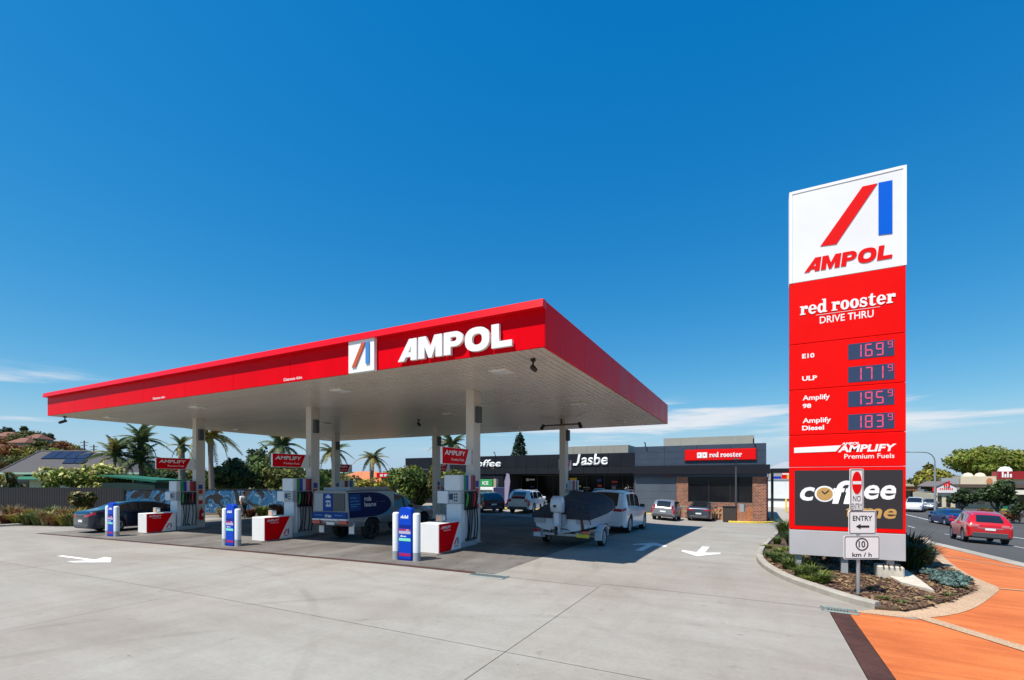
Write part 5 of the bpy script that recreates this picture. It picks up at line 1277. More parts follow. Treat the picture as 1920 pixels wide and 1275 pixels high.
# shop
shop = thing('service_shop', 'charcoal clad service station shop with a wide dark opening', 'building', (0, 0, 0))
xo0, xo1 = XY(944, BY), XM - .02
zf0, zf1, zf2 = 2.72, 3.32, ZJ - .05
nP = int((xo1 - XL) / 1.15)
panels(shop, XL, xo1, zf1, zf2, nP, 1, BLK)
panels(shop, XL, xo1, zf0, zf1 - .01, nP, 1, CHARC, BY - .1, .4)
panels(shop, XL, xo0, GZ, zf0 - .005, 5, 3, BLK)
MB().box(XL, xo1, BY + .32, BY + 14, zf1 + .6, zf2 - .06).build('roof', DGREY, shop)
SHOPGL = mat('shop_glass', (.006, .006, .008), .1, spec=.12); SHF = mat('shop_interior_dark', (.03, .03, .035), .7)
MB().box(XL, xo1, BY + 4.2, BY + 4.35, GZ, zf1 + .6).build('back_wall', SHF, shop)
MB().box(xo0 - .2, xo0 - .02, BY + .31, BY + 4.19, GZ, zf1 + .59).build('side_wall', SHF, shop); MB().box(xo1 - .15, xo1 - .01, BY + .31, BY + 4.19, GZ, zf1 + .59).build('side_wall', SHF, shop)
MB().box(xo0, xo1 - .2, BY + .32, BY + 4.1, zf1 + .40, zf1 + .59).build('ceiling', SHF, shop)
nw = 7; wx = (xo1 - xo0 - .3) / nw
for k in range(nw):
    a = xo0 + .05 + k * wx; w_ = MB().box(a + .05, a + wx - .05, BY + 4.05, BY + 4.08, -.3, 2.6).build('window', SHOPGL, shop)
    MB().box(a, a + .05, BY + 4.0, BY + 4.12, -1.2, 2.7).box(a + .051, a + wx, BY + 4.0, BY + 4.12, 2.6, 2.68).build('frame', DGREY, w_)
g_ = np.random.default_rng(5)
for k in range(16):
    a = xo0 + .4 + (xo1 - xo0 - 1.2) * g_.random(); z = .9 + 1.2 * g_.random()
    MB().box(a, a + .3 + .5 * g_.random(), BY + 4.02, BY + 4.04, z, z + .12 + .2 * g_.random()).build('window_poster', [NOTE_R, NOTE_B, LWHITE, YELLOW, GREY][k % 5], shop)
# white name letters
xa, xb = XY(1075, BY), XY(1140, BY); za = zat(1108, 872)
WL = dict(bold=.04)
zj0, zj1 = zat(1108, 872.5), zat(1108, 851); jw = XY(1089, BY) - xa; jh = zj1 - zj0; js = .16 * jh
jl = [(0, 0), (jw * .50, 0), (jw * .78, jh * .25), (jw, jh), (jw * .72, jh), (jw * .52, jh * .30), (jw * .42, jh * .20), (0, jh * .20)]
link('letter', fill_mesh('letter', [[(xa + p[0], zj0 + p[1]) for p in jl]], BY - .09, BY - .01), LWHITE, shop)
text('asbe', LWHITE, shop, w=xb - XY(1090, BY), h=jh, loc=((XY(1090, BY) + xb) / 2, BY - .01, (zj0 + zj1) / 2), bold=.02, shear=.15, depth=.08)
xa, xb = XY(884, BY), XY(939.5, BY)
text('coffee', LWHITE, shop, w=xb - xa, h=.75, loc=((xa + xb) / 2, BY - .01, zat(910, 869)), bold=.02, shear=.2, depth=.06)
text('time', GOLD, shop, w=XY(940, BY) - XY(919, BY), h=.32, loc=((XY(940, BY) + XY(919, BY)) / 2, BY - .01, zat(930, 880.5)), bold=.03, shear=.2, depth=.06)
for px in (928, 1063):
    x = XY(px, BY); MB().tube([(x, BY + .1, ZJ - .1), (x, BY - .05, ZJ + .28), (x, BY - .3, ZJ + .3)], .045, 6).build('floodlight', BLACK, shop)
# things along the shop front
x, y = CD(912, 40.5); z = hz(x, y)
t = thing('ice_freezer', 'white freezer with a green sign in front of the shop wall', 'freezer', (x, y, z)); GRN = mat('ice_green', (.02, .30, .08), .5)
MB().box(-.9, .9, 0, .7, .0, 1.75).build('cabinet', WHITE, t, bevel=.02); MB().box(-.6, .6, -.05, -.001, .2, 1.5).build('door', mat('freezer_glass', (.05, .07, .07), .1), t); MB().box(-.75, .6, 0, .6, 1.8, 2.4).build('header', GRN, t, bevel=.02)
text('ICE', LWHITE, t, w=.6, h=.3, loc=(-.1, -.006, 2.1), bold=.03); MB().box(.7, .95, 0, .4, 1.76, 2.45).build('side_header', mat('buff', (.4, .33, .25), .6), t)
x, y = CD(936, 39.5)
t = thing('gas_cage', 'dark blue gas bottle cage beside the freezer', 'cage', (x, y + .3, hz(x, y))); MB().box(-.75, .5, 0, .8, .05, 1.7).build('cabinet', mat('cage_blue', (.015, .02, .09), .5), t, bevel=.02)
for k in range(6): MB().box(-.7 + k * .21, -.67 + k * .21, -.02, -.001, .15, 1.6).build('bar', DGREY, t)
x, y = CD(946, 37.0)
t = thing('feather_flag', 'pale purple feather flag standing by the shop opening', 'flag', (x, y, hz(x, y))); MB().tube([(0, 0, 0), (0, 0, 2.2), (.2, 0, 2.85)], .02, 6).build('pole', SILVER, t)
MB().prism([(.02, .4), (.25, .6), (.5, 2.2), (.42, 2.75), (.2, 2.85), (.03, 2.2)], -.008, .008, 'xz').build('cloth', mat('flag_lilac', (.40, .38, .50), .7, var=.3, scale=3, second=(.30, .24, .42)), t); MB().cyl((0, 0, 0), .2, .05, 12).build('base', BLACK, t)
# yellow wheel stops, rails, bins before the buildings
for i, (px, d) in enumerate(((962, 37.3), (1000, 37), (1230, 40.2), (1283, 39.4), (1348, 38.4))):
    x, y = CD(px, d); t = MB().prism([(-.09, -.05), (.09, -.05), (.06, .12), (-.06, .12)], -.8, .8, 'yz').build('wheel_stop', YELLOW, None, (x, y, hz(x, y)))
    pset(t, 'yellow concrete wheel stop, %s in the row before the buildings' % ('leftmost', 'second from the left', 'middle', 'second from the right', 'rightmost')[i], 'wheel stop', 'yellow wheel stops')
def railing(label, pxa, pxb, d):
    a, b = Vector(CD(pxa, d)), Vector(CD(pxb, d)); c = (a + b) / 2; t = thing('railing', label, 'railing', (c.x, c.y, hz(*c)))
    a -= c; b -= c; m = mat('rail_cream', (.55, .42, .25), .5)
    for z in (.55, .95): MB().tube([(a.x, a.y, z), (b.x, b.y, z)], .03, 6).build('rail', m, t)
    for k in range(4): p = a.lerp(b, k / 3); MB().tube([(p.x, p.y, -.02), (p.x, p.y, .97)], .03, 6).build('post', m, t)
railing('cream metal railing behind the silver hatchback', 1266, 1291, 38.9); railing('cream metal railing right of the dark grey sedan', 1335, 1354, 38.0)
x, y = G(1368, 979.5)
t = thing('bin_enclosure', 'dark brown bin enclosure before the restaurant brick wall', 'bin', (x, y + .3, hz(x, y + .3))); BR = mat('bin_brown', (.04, .03, .027), .6); MB().box(-.45, .45, -.3, .3, 0, 1.12).build('body', BR, t, bevel=.02); MB().box(-.48, .48, -.33, .33, 1.122, 1.18).build('lid', BLACK, t)
x, y = G(1380, 979)
t = thing('light_pole', 'slim grey light pole in front of the restaurant window', 'pole', (x, y, hz(x, y))); zt = ZD(862, -ST * x + CT * y) - hz(x, y)
MB().tube([(0, 0, 0), (0, 0, zt)], [.085, .06], 10).build('shaft', DGREY, t, smooth=50); MB().box(-.15, .15, -.3, .1, zt, zt + .1).build('lamp_head', DGREY, t); MB().cyl((0, 0, 0), .16, .05, 12).build('base_plate', DGREY, t)
x, y = G(1389, 978)
t = thing('lane_sign', 'small pale sign on two legs beside the light pole', 'sign', (x + .1, y, hz(x, y))); MB().box(-.2, .2, -.02, .02, .75, 1.35).build('plate', GREY, t)
for s in (-.12, .12): MB().tube([(s, .03, 0), (s, .03, 1.3)], .02, 6).build('leg', GALV, t)
ys_ = [G(*p) for p in ((1366, 979.8), (1400, 981), (1432, 981.5), (1452, 980.5))]
pset(kerb_run('kerb', smooth_line(ys_, 4), .2, .12, YELLOW, side=1), kind='structure')
# drive-through beam, white tank wall and far shopfront right of the restaurant
dt = thing('drive_through_gantry', 'charcoal height gantry over the drive through lane', 'gantry', (XR + .3, BY + .5, hz(XR, BY)))
MB().box(.0, 4.3, -.12, .12, zat(1460, 886) - hz(XR, BY), zat(1460, 878) - hz(XR, BY)).build('beam', CHARC, dt, bevel=.01); MB().box(4.1, 4.3, -.1, .1, 0, zat(1460, 886) - hz(XR, BY) - .002).build('post', CHARC, dt); MB().box(.02, .2, -.1, .1, 0, zat(1460, 886) - hz(XR, BY) - .002).build('post', CHARC, dt)
x, y = CD(1466, 62)
t = thing('white_shed', 'plain white shed wall beyond the drive through lane', 'shed', (x, y, hz(x, y))); MB().box(-2.2, 3, 0, 4, 0, 3.6).build('wall', WHITE, t); MB().box(-2.3, 3.1, -.1, 4.1, 3.602, 3.75).build('roof', GREY, t); MB().box(-2.2, 3, -.06, -.002, .9, 1.15).build('rail', DGREY, t)
x, y = CD(1468, 90)
t = thing('far_shopfront', 'far shopfront with blue, red and yellow sign boards under a grey roof', 'building', (x, y, hz(x, y))); MB().box(-2.4, 5, 0, 8, 0, 5.6).build('wall', mat('far_wall', (.35, .33, .32), .8), t)
MB().add([(-2.8, -.4, 5.7), (5.4, -.4, 5.7), (5.4, 8.4, 5.7), (-2.8, 8.4, 5.7), (.3, 4, 7.2), (2.6, 4, 7.2)], [(0, 1, 5, 4), (1, 2, 5), (2, 3, 4, 5), (3, 0, 4), (0, 3, 2, 1)]).build('roof', GREY, t)
for x0, x1, z0, z1, m in ((-2.0, -.3, 3.6, 4.3, BLUE), (-.2, .6, 3.6, 4.6, SIGNRED), (.65, 2.6, 3.6, 4.6, YELLOW), (-.1, 2.6, 4.9, 5.5, SIGNRED), (-.1, 2.6, 4.62, 4.88, LWHITE)): MB().box(x0, x1, -.1, -.002, z0, z1).build('sign_board', m, t)
x, y = CD(1474, 52)
t = thing('bollard', 'yellow bollard beside the white shed beyond the lane', 'bollard', (x, y, hz(x, y))); MB().lathe([(.09, -.02), (.09, 1.5), (.05, 1.55), (.001, 1.56)], 12).build('tube', YELLOW, t, smooth=50); MB().cyl((0, 0, 0), .16, .03, 12).build('base', GREY, t)

# ------------------------------------------------------------------ left boundary: fence, mural wall, house, hill
FENCE = mat('fence_timber', (.020, .019, .022), .8, var=.35, scale=3, stretch=(3, 3, .6), bump=.4, bscale=12)
fa, fb = Vector(CD(-40, 39.5)), Vector(CD(232, 38.2)); fl = (fb - fa).length; fdir = (fb - fa) / fl; fang = math.atan2(fdir.y, fdir.x)
fz = -.62
fen = thing('timber_fence', 'weathered dark timber paling fence at the left boundary', 'fence', (fa.x, fa.y, fz), fang)
pk = MB().box(0, .105, -.012, .012, 0, 2.18).mesh('paling'); g_ = np.random.default_rng(3)
npk = int(fl / .112)
for k in range(npk):
    o = link('paling', pk, FENCE, fen, (k * .112, .012 * (k % 2), -.03 * g_.random())); o.scale = (1, 1, .985 + .03 * g_.random())
for z in (.35, 1.1, 1.85): MB().box(0, fl, .03, .07, z, z + .08).build('rail', FENCE, fen)
for k in range(6): MB().box(k * fl / 5 - .05, k * fl / 5 + .05, .075, .17, -.1, 2.0).build('post', FENCE, fen)
MUR = bpy.data.materials.new('mural'); MUR.use_nodes = True
_t = MUR.node_tree; _p = _t.nodes['Principled BSDF']; _p.inputs['Roughness'].default_value = .8
_c = _t.nodes.new('ShaderNodeTexCoord'); _n = _t.nodes.new('ShaderNodeTexNoise'); _n.inputs['Scale'].default_value = .75; _n.inputs['Detail'].default_value = 3; _n.inputs['Distortion'].default_value = 1.6
_r = _t.nodes.new('ShaderNodeValToRGB'); _t.links.new(_c.outputs['Object'], _n.inputs['Vector']); _t.links.new(_n.outputs['Fac'], _r.inputs[0]); _t.links.new(_r.outputs[0], _p.inputs['Base Color'])
_r.color_ramp.elements[0].position = .41; _r.color_ramp.elements[0].color = (.012, .010, .012, 1); _r.color_ramp.elements[1].position = .435; _r.color_ramp.elements[1].color = (.006, .095, .20, 1)
for pos, c in ((.47, (.008, .12, .25, 1)), (.485, (.30, .38, .42, 1)), (.50, (.005, .085, .20, 1)), (.62, (.006, .10, .23, 1)), (.66, (.03, .03, .04, 1))):
    e_ = _r.color_ramp.elements.new(pos); e_.color = c
ma, mb_ = Vector(CD(236, 37.5)), Vector(CD(566, 36.5)); ml = (mb_ - ma).length; mang = math.atan2(mb_.y - ma.y, mb_.x - ma.x)
mw = thing('mural_wall', 'low wall painted with blue and black graffiti behind the garden bed', 'wall', (ma.x, ma.y, -.75), mang)
for k in range(5): MB().box(k * ml / 5 + .01, (k + 1) * ml / 5 - .01, 0, .14, 0, 2.12 + .03 * (k % 2)).build('wall_panel', MUR, mw)
MB().box(0, ml, -.03, .17, 2.16, 2.22).build('capping', BLACK, mw)
# garden beds in front
def gbed(lst, m=SOIL):
    pset(sheet('garden_bed', lst, .05, m, step=1.0, thick=.12), kind='structure')
lb = [G(-30, 989), G(40, 985.5), G(150, 979), G(240, 973.5), G(420, 970), G(480, 967), G(560, 963)]
lback = [tuple(fa + Vector((0, 0))), tuple(fb), tuple(mb_)]
pset(sheet('garden_bed', lb + [lback[2], lback[1], lback[0]], .05, SOIL, step=1.0, thick=.12), kind='structure')
pset(kerb_run('kerb', smooth_line(lb, 3), .15, .13, KERBM, side=1), kind='structure')

ROOF = mat('roof_tiles', (.058, .052, .052), .75, var=.18, scale=2, bump=.6, bscale=9, stretch=(1, 1, 5)); CREAM = mat('cream_wall', (.55, .52, .42), .8); GREEN = mat('green_metal', (.015, .13, .075), .5); MINTW = mat('pale_green_trim', (.38, .52, .42), .6)
hd = 54.0
def cam_thing(name, label, cat, px, d, z=None):
    x, y = CD(px, d); return thing(name, label, cat, (x, y, hz(x, y) if z is None else z), TH)
house = cam_thing('house', 'house with a dark tiled hip roof, solar panels and cream walls', 'house', 110, hd)
hzz = house.location.z
def hx(px, d=hd): return (px - CX) * d / F_PX - (110 - CX) * hd / F_PX
def hzv(py, d=hd): return ZD(py, d) - hzz
xl, xr_ = hx(-6), hx(262); ez = hzv(886); rz_ = hzv(846, hd + 6)
MB().box(xl + .5, xr_ - .6, .5, 12, 0, ez).build('wall', CREAM, house)
ra, rb = hx(76, hd + 6), hx(168, hd + 6)
MB().add([(xl, 0, ez), (xr_, 0, ez), (xr_, 13, ez), (xl, 13, ez), (ra, 6, rz_), (rb, 6, rz_)], [(0, 1, 5, 4), (1, 2, 5), (2, 3, 4, 5), (3, 0, 4), (3, 2, 1, 0)]).build('roof', ROOF, house)
RIDGE = mat('ridge_capping', (.06, .055, .055), .7)
for a, b in (((xl, 0, ez), (ra, 6, rz_)), ((ra, 6, rz_), (rb, 6, rz_)), ((xr_, 0, ez), (rb, 6, rz_))): MB().tube([a, b], .12, 6).build('ridge_capping', RIDGE, house)
MB().box(xl, xr_, -.12, .0, ez - .2, ez + .02).build('gutter', MINTW, house)
for k, px in enumerate((20, 78, 140)): 
    w_ = MB().box(hx(px), hx(px + 26), .44, .49, .9, ez - .5).build('window', GLASS, house); MB().box(hx(px) - .08, hx(px + 26) + .08, .42, .495, .8, .88).build('sill', LWHITE, w_)
MB().prism([(-.9, ez - .75), (.45, ez - .25), (.45, ez - .33), (-.9, ez - .83)], hx(40), hx(108), 'yz').build('awning', GREEN, house)
sl_ = math.atan2(rz_ - ez, 6); PV = mat('solar_glass', (.014, .018, .045), .35, spec=.2)
def roof_pt(x, s): return (x, 6 * s, ez + (rz_ - ez) * s)
for (pxs, s0, s1) in (((84, 105, 126, 147), .60, .95), ((142, 163), .38, .58)):
    for px in pxs:
        d_ = hd + 4.6; x0, x1 = hx(px, d_), hx(px + 19.5, d_); o = .10; sh = -.55
        v = [roof_pt(x0 - sh, s0), roof_pt(x1 - sh, s0), roof_pt(x1 + sh * .2, s1), roof_pt(x0 + sh * .2, s1)]
        v = [(a, b - .05, c + o) for a, b, c in v]; v2 = [(a, b + .02, c - .06) for a, b, c in v]
        MB().add(v + v2, [(0, 1, 2, 3), (4, 5, 6, 7), (0, 1, 5, 4), (1, 2, 6, 5), (2, 3, 7, 6), (3, 0, 4, 7)]).build('solar_panel', PV, house)
sh = cam_thing('garden_shed', 'green metal shed with sloping roof behind the mural wall', 'shed', 240, 42)
z0, z1 = ZD(905, 42) - sh.location.z, ZD(890, 42) - sh.location.z
MB().box(-2.4, 2.3, .1, 3.5, 0, z0 - .01).build('wall', mat('dark_green_wall', (.008, .03, .022), .6), sh); MB().add([(-2.6, 0, z1 - .02), (2.5, 0, z0 + .25), (2.5, 3.7, z0 + .25), (-2.6, 3.7, z1 - .02), (-2.6, 0, z1 - .12), (2.5, 0, z0 + .02), (2.5, 3.7, z0 + .02), (-2.6, 3.7, z1 - .12)], [(0, 1, 2, 3), (4, 5, 6, 7), (0, 1, 5, 4), (1, 2, 6, 5), (2, 3, 7, 6), (3, 0, 4, 7)]).build('roof', GREEN, sh)

# hill with houses at the far left
vs_, fs_ = [], []
nxh, nyh = 46, 18
for j in range(nyh):
    for i in range(nxh):
        px = -500 + 800 * i / (nxh - 1); d = 120 + 170 * j / (nyh - 1)
        x, y = CD(px, d)
        u = min(1, max(0, (300 - px) / 230)); v = sstep(120, 200, d)
        z = -1.6 + 19 * u * v + 1.2 * mnoise.noise((x * .03, y * .03, 0)) * u * v
        vs_.append((x, y, z))
for j in range(nyh - 1):
    for i in range(nxh - 1): fs_.append((j * nxh + i, j * nxh + i + 1, (j + 1) * nxh + i + 1, (j + 1) * nxh + i))
hill = pset(MB().add(vs_, fs_).build('hill', EARTH, smooth=60), kind='structure')
def hillz(px, d): return -1.6 + 19 * min(1, max(0, (300 - px) / 230)) * sstep(120, 200, d)
TERR = mat('terracotta_roof', (.19, .075, .05), .85, var=.25, scale=1)
for i, (px, d, w, lab) in enumerate(((18, 188, 7, 'leftmost'), (47, 174, 6, 'middle'), (72, 182, 5.5, 'rightmost'))):
    x, y = CD(px, d); t = thing('hill_house', 'far house with terracotta roof on the hill, %s of three' % lab, 'house', (x, y, hillz(px, d) - .3), TH, 'houses on the hill')
    MB().box(-w / 2, w / 2, -3, 3, 0, 3).build('wall', mat('hill_house_wall', (.30, .25, .2), .8), t); MB().add([(-w / 2 - .5, -3.5, 3.01), (w / 2 + .5, -3.5, 3.01), (w / 2 + .5, 3.5, 3.01), (-w / 2 - .5, 3.5, 3.01), (-w / 4, 0, 5), (w / 4, 0, 5)], [(0, 1, 5, 4), (1, 2, 5), (2, 3, 4, 5), (3, 0, 4), (3, 2, 1, 0)]).build('roof', TERR, t)
    for s in (-.28, .12): MB().box(w * s, w * s + 1.2, -3.06, -3.001, .9, 2.1).build('window', GLASS, t)
COLN = dict(dark='dark green', olive='olive', rust='reddish brown', lime='lime green', yellow='yellow green')
g_ = np.random.default_rng(31)
hl = [(16, 192, 7.5, 3.2, 'dark'), (54, 190, 6.5, 4.0, 'olive'), (86, 196, 6.5, 2.8, 'dark')]
for row, (d, hh) in enumerate(((200, 5.0), (178, 5.6), (162, 6.4), (147, 6.0), (132, 4.8))):
    for k in range(9):
        px = -2 + 25 * k + 9 * (row % 2) + 6 * g_.random()
        hl.append((px, d, hh * (.8 + .4 * g_.random()), 3.2 + 1.6 * g_.random(), ('rust', 'olive', 'yellow', 'rust', 'dark', 'rust', 'olive', 'lime')[int(g_.integers(0, 8))]))
WORD = ('top', 'second', 'third', 'fourth', 'lowest')
NTH = ('first', 'second', 'third', 'fourth', 'fifth', 'sixth', 'seventh', 'eighth', 'ninth')
for i, (px, d, h, r, c) in enumerate(hl):
    lab = '%s tree on the far hill, %s' % (COLN[c], ('tall on the skyline at the left edge', 'broad and tall on the skyline in the middle', 'tall on the skyline at the right')[i]) if i < 3 else '%s tree on the far hill, %s row, %s from left' % (COLN[c], WORD[(i - 3) // 9], NTH[(i - 3) % 9])
    x, y = CD(px, d); tree('hill_tree', lab, x, y, h, r, LF[c], 620, .55, 40 + i, .12, group='trees on the hill', zb=hillz(px, d) - .4)
x, y = CD(45, 215); t = thing('hill_tree', 'tall slim tree with a tuft crown standing out on the hilltop', 'tree', (x, y, hillz(45, 215) - .3)); MB().tube([(0, 0, 0), (0, 0, 7.5)], [.3, .2], 6).build('trunk', BARK, t); leaves('crown', [(0, 0, 7.8, 1.3, 1.3, 1.4)], 300, .6, LF['dark'], t)
for i, px in enumerate((158, 176)):
    d = 130; x, y = CD(px, d); t = thing('power_pole', 'thin timber power pole %s of the pair beyond the house' % ('left', 'right')[i], 'pole', (x, y, -1.5), TH); zt = ZD(826 + i * 8, d) + 1.5
    MB().tube([(0, 0, 0), (0, 0, zt)], .16, 6).build('pole', BARK, t); MB().box(-1.1, 1.1, -.08, .08, zt - .6, zt - .45).build('crossarm', BARK, t); MB().box(-.9, .9, -.08, .08, zt - 1.4, zt - 1.25).build('crossarm', BARK, t)
# ------------------------------------------------------------------ trees, palms and shrubs
def at(px, d): return CD(px, d)
def tt(name, label, px, d, ytop, rpx, m, n, size, seed, trunk=.25, accent=None, group='trees behind the forecourt', squash=1.0):
    x, y = at(px, d); zb = hz(x, y) - .2; h = ZD(ytop, d) - zb
    return tree(name, label, x, y, h, rpx * d / F_PX, m, n, size, seed, trunk, None, group, accent, zb, squash)
tt('frangipani_tree', 'low spreading tree with pale yellow blossom in front of the house', 172, 44, 866, 62, LF['lime'], 2600, .30, 11, .3, (LF['cream'], 900), None)
tt('broadleaf_tree', 'dark glossy tree right of the left front column', 440, 46, 866, 42, LF['dark'], 2600, .30, 12, .2)
tt('broadleaf_tree', 'mid green tree behind the mural wall, left of the middle flag sign', 492, 50, 852, 34, LF['mid'], 1900, .30, 13, .2)
tt('broadleaf_tree', 'yellowish tree below the middle flag sign', 536, 48, 868, 40, LF['olive'], 2000, .28, 14, .2, (LF['lime'], 500))
tt('broadleaf_tree', 'bright green tree between the middle front and rear columns', 577, 52, 872, 30, LF['mid'], 1500, .28, 15, .2, (LF['lime'], 400))
tt('broadleaf_tree', 'thin leafy tree with feathery top behind the middle flag sign', 487, 58, 832, 22, LF['dark'], 700, .30, 16, .35)
tt('broadleaf_tree', 'low dark tree behind the green shed', 312, 47, 884, 34, LF['dark'], 1600, .28, 17, .2)
tt('broadleaf_tree', 'dense yellow green tree right of the parked ute', 775, 42, 864, 44, LF['mid'], 4200, .24, 18, .02, (LF['lime'], 1200))
tt('broadleaf_tree', 'rounded green tree behind the right rear flag sign', 838, 44, 868, 44, LF['olive'], 3600, .24, 19, .02, (LF['lime'], 1000))
tt('broadleaf_tree', 'small tree between the right front column and the shop', 872, 50, 884, 26, LF['olive'], 1200, .26, 20, .2)
tt('broadleaf_tree', 'low yellow tree behind the ute roof', 692, 46, 893, 40, LF['yellow'], 2000, .24, 21, .03)
tt('broadleaf_tree', 'low green tree left of the ute roof', 640, 56, 892, 30, LF['olive'], 1000, .28, 22, .2)
for i_, (px_t, d_t, yt, rp, c_t, lb_t) in enumerate(((214, 58, 868, 30, 'olive', 'olive tree left of the clumping palm'), (284, 56, 866, 30, 'mid', 'green tree right of the clumping palm'), (322, 58, 858, 28, 'rust', 'reddish tree behind the left flag sign'), (368, 52, 872, 30, 'olive', 'olive tree hidden behind the left front column'), (412, 52, 868, 28, 'mid', 'green tree below the golden crowned palm'), (606, 60, 876, 30, 'mid', 'green tree behind the middle rear column'), (656, 64, 882, 28, 'olive', 'olive tree before the orange roofed house'), (740, 54, 878, 26, 'mid', 'green tree right of the red roadside sign'))):
    tt('broadleaf_tree', lb_t, px_t, d_t, yt, rp, LF[c_t], 1500, .27, 90 + i_, .06)
PG = 'palm trees behind the fence'
def pp(label, px, d, ytop, spx, **k):
    x, y = at(px, d); zb = hz(x, y) - .2; span = spx * d / F_PX; h = ZD(ytop, d) - zb - span * .22
    return palm(label, x, y, h, span, zb=zb, **k)
pp('clumping palm with many upright fronds beyond the house', 247, 50, 816, 92, nf=17, stems=3, seed=1, tr=.12, upright=.55)
pp('short spiky palm with brown trunk left of the left column', 342, 46, 832, 54, nf=13, seed=2, tr=.3, upright=.5, m=LF['palm'])
pp('tall palm with golden crown right of the left column', 399, 44, 806, 100, nf=18, seed=3, tr=.22, m=LF['palmg'])
pp('palm with feathery fronds above the middle flag sign', 530, 54, 824, 92, nf=16, seed=4, tr=.2)
pp('palm partly hidden behind the middle rear column', 628, 58, 838, 74, nf=15, seed=5, tr=.2)
pp('short palm against the sky left of the red roadside sign', 694, 56, 852, 66, nf=15, seed=6, tr=.22)
pp('palm rising behind the right front flag sign', 846, 58, 822, 76, nf=15, seed=7, tr=.2)
# Norfolk pine
x, y = at(974, 95); zb = -1.2; h = ZD(806, 95) - zb
t = thing('norfolk_pine', 'tall narrow Norfolk pine behind the shop roof', 'tree', (x, y, zb)); MB().tube([(0, 0, 0), (0, 0, h)], [.35, .05], 8).build('trunk', BARK, t)
bl = []
for k in range(15):
    z = h * (.28 + .7 * k / 15); r = 2.6 * (1 - .82 * (k / 15) ** 1.3)
    for j in range(6): a = j * 1.047 + k * .4; bl.append((math.cos(a) * r * .55, math.sin(a) * r * .55, z, r * .5, r * .5, .42))
leaves('crown', bl, 3200, .34, LF['pine'], t, flat=.3, shell=.3)
# orange tiled roof and red roadside sign behind the ute
t = cam_thing('house', 'house with a bright orange tiled roof behind the ute', 'house', 672, 66); zz = t.location.z; z0, z1 = ZD(905, 66) - zz, ZD(884, 72) - zz
MB().box(-4.5, 4, .4, 9, 0, z0).build('wall', CREAM, t); MB().add([(-5, 0, z0 + .01), (4.5, 0, z0 + .01), (4.5, 9.4, z0 + .01), (-5, 9.4, z0 + .01), (-1.6, 4.7, z1), (1.2, 4.7, z1)], [(0, 1, 5, 4), (1, 2, 5), (2, 3, 4, 5), (3, 0, 4), (3, 2, 1, 0)]).build('roof', mat('orange_tiles', (.50, .16, .06), .8, var=.2, scale=2), t); MB().box(-3, -1.5, .34, .39, .9, 2).build('window', GLASS, t)
t = cam_thing('roadside_sign', 'red roadside sign board on a dark post behind the ute', 'sign', 724, 48); zz = t.location.z
MB().box(-.95, .98, -.08, .08, ZD(896, 48) - zz, ZD(886.5, 48) - zz).build('board', SIGNRED, t, bevel=.01); MB().tube([(1.05, .1, -.05), (1.05, .1, ZD(884, 48) - zz)], .09, 8).build('post', mat('post_green', (.01, .03, .02), .6), t)
for k in range(3): MB().box(-.6 + .42 * k, -.3 + .42 * k, -.09, -.081, ZD(893.5, 48) - zz, ZD(889, 48) - zz).build('white_mark', LWHITE, t)
MB().box(-.95, .95, -.06, .06, ZD(907, 48) - zz, ZD(904.5, 48) - zz).build('yellow_bar', YELLOW, t); MB().box(.96, 1.1, -.05, .05, ZD(895, 48) - zz, ZD(893, 48) - zz).build('bracket', BLACK, t); MB().box(.96, 1.1, -.05, .05, ZD(906.5, 48) - zz, ZD(905, 48) - zz).build('bracket', BLACK, t)
# left beds: shrubs and grasses
cols = [('rust', 'reddish'), ('grass', 'green'), ('yellow', 'yellow green'), ('dry', 'straw coloured'), ('olive', 'olive')]
g_ = np.random.default_rng(12); ORD = ('first', 'second', 'third', 'fourth', 'fifth', 'sixth', 'seventh', 'eighth', 'ninth', 'tenth', 'eleventh', 'twelfth')
for k, px in enumerate((12, 34, 54, 72, 88, 106, 122, 138)):
    for row in (0, 1):
        d = 28.3 - px * .012 + row * 2.2; x, y = at(px + row * 8, d); c, cn_ = cols[(k * 2 + row * 3) % 5]
        clump('%s grass clump in the %s row of the left bed, %s from the left' % (cn_, ('front', 'back')[row], ORD[k]), x, y, .65, .75 + .35 * g_.random() + .2 * row, LF[c], 170, k * 2 + row, 'grass clumps along the left fence', w=.035, zo=.05)
x, y = at(160, 33); bush('leafy brown green shrub standing in front of the fence by the sedan', x, y, .75, 1.95, LF['olive'], 700, .2, 5, None, accent=(LF['dry'], 150), zo=.05)
x, y = at(16, 41.5); bush('pale shrub at the left edge beside the cream wall', x, y, 1.1, 3.2, LF['olive'], 500, .25, 8, None, accent=(LF['dry'], 120), zo=0)
for k, px in enumerate((420, 438, 470, 492, 506, 524)):
    x, y = at(px, 32.2); c, cn_ = cols[(k + 3) % 5]
    clump('%s grass clump before the mural wall, %s from the left' % (cn_, ORD[k]), x, y, .7, .75 + .2 * (k % 2), LF[c], 150, 50 + k, 'grass clumps along the mural wall', w=.035, zo=.05)
x, y = at(522, 31.8); bush('small bush with orange flowers before the mural wall', x, y, .45, .8, LF['rust'], 260, .14, 61, None, zo=.05)

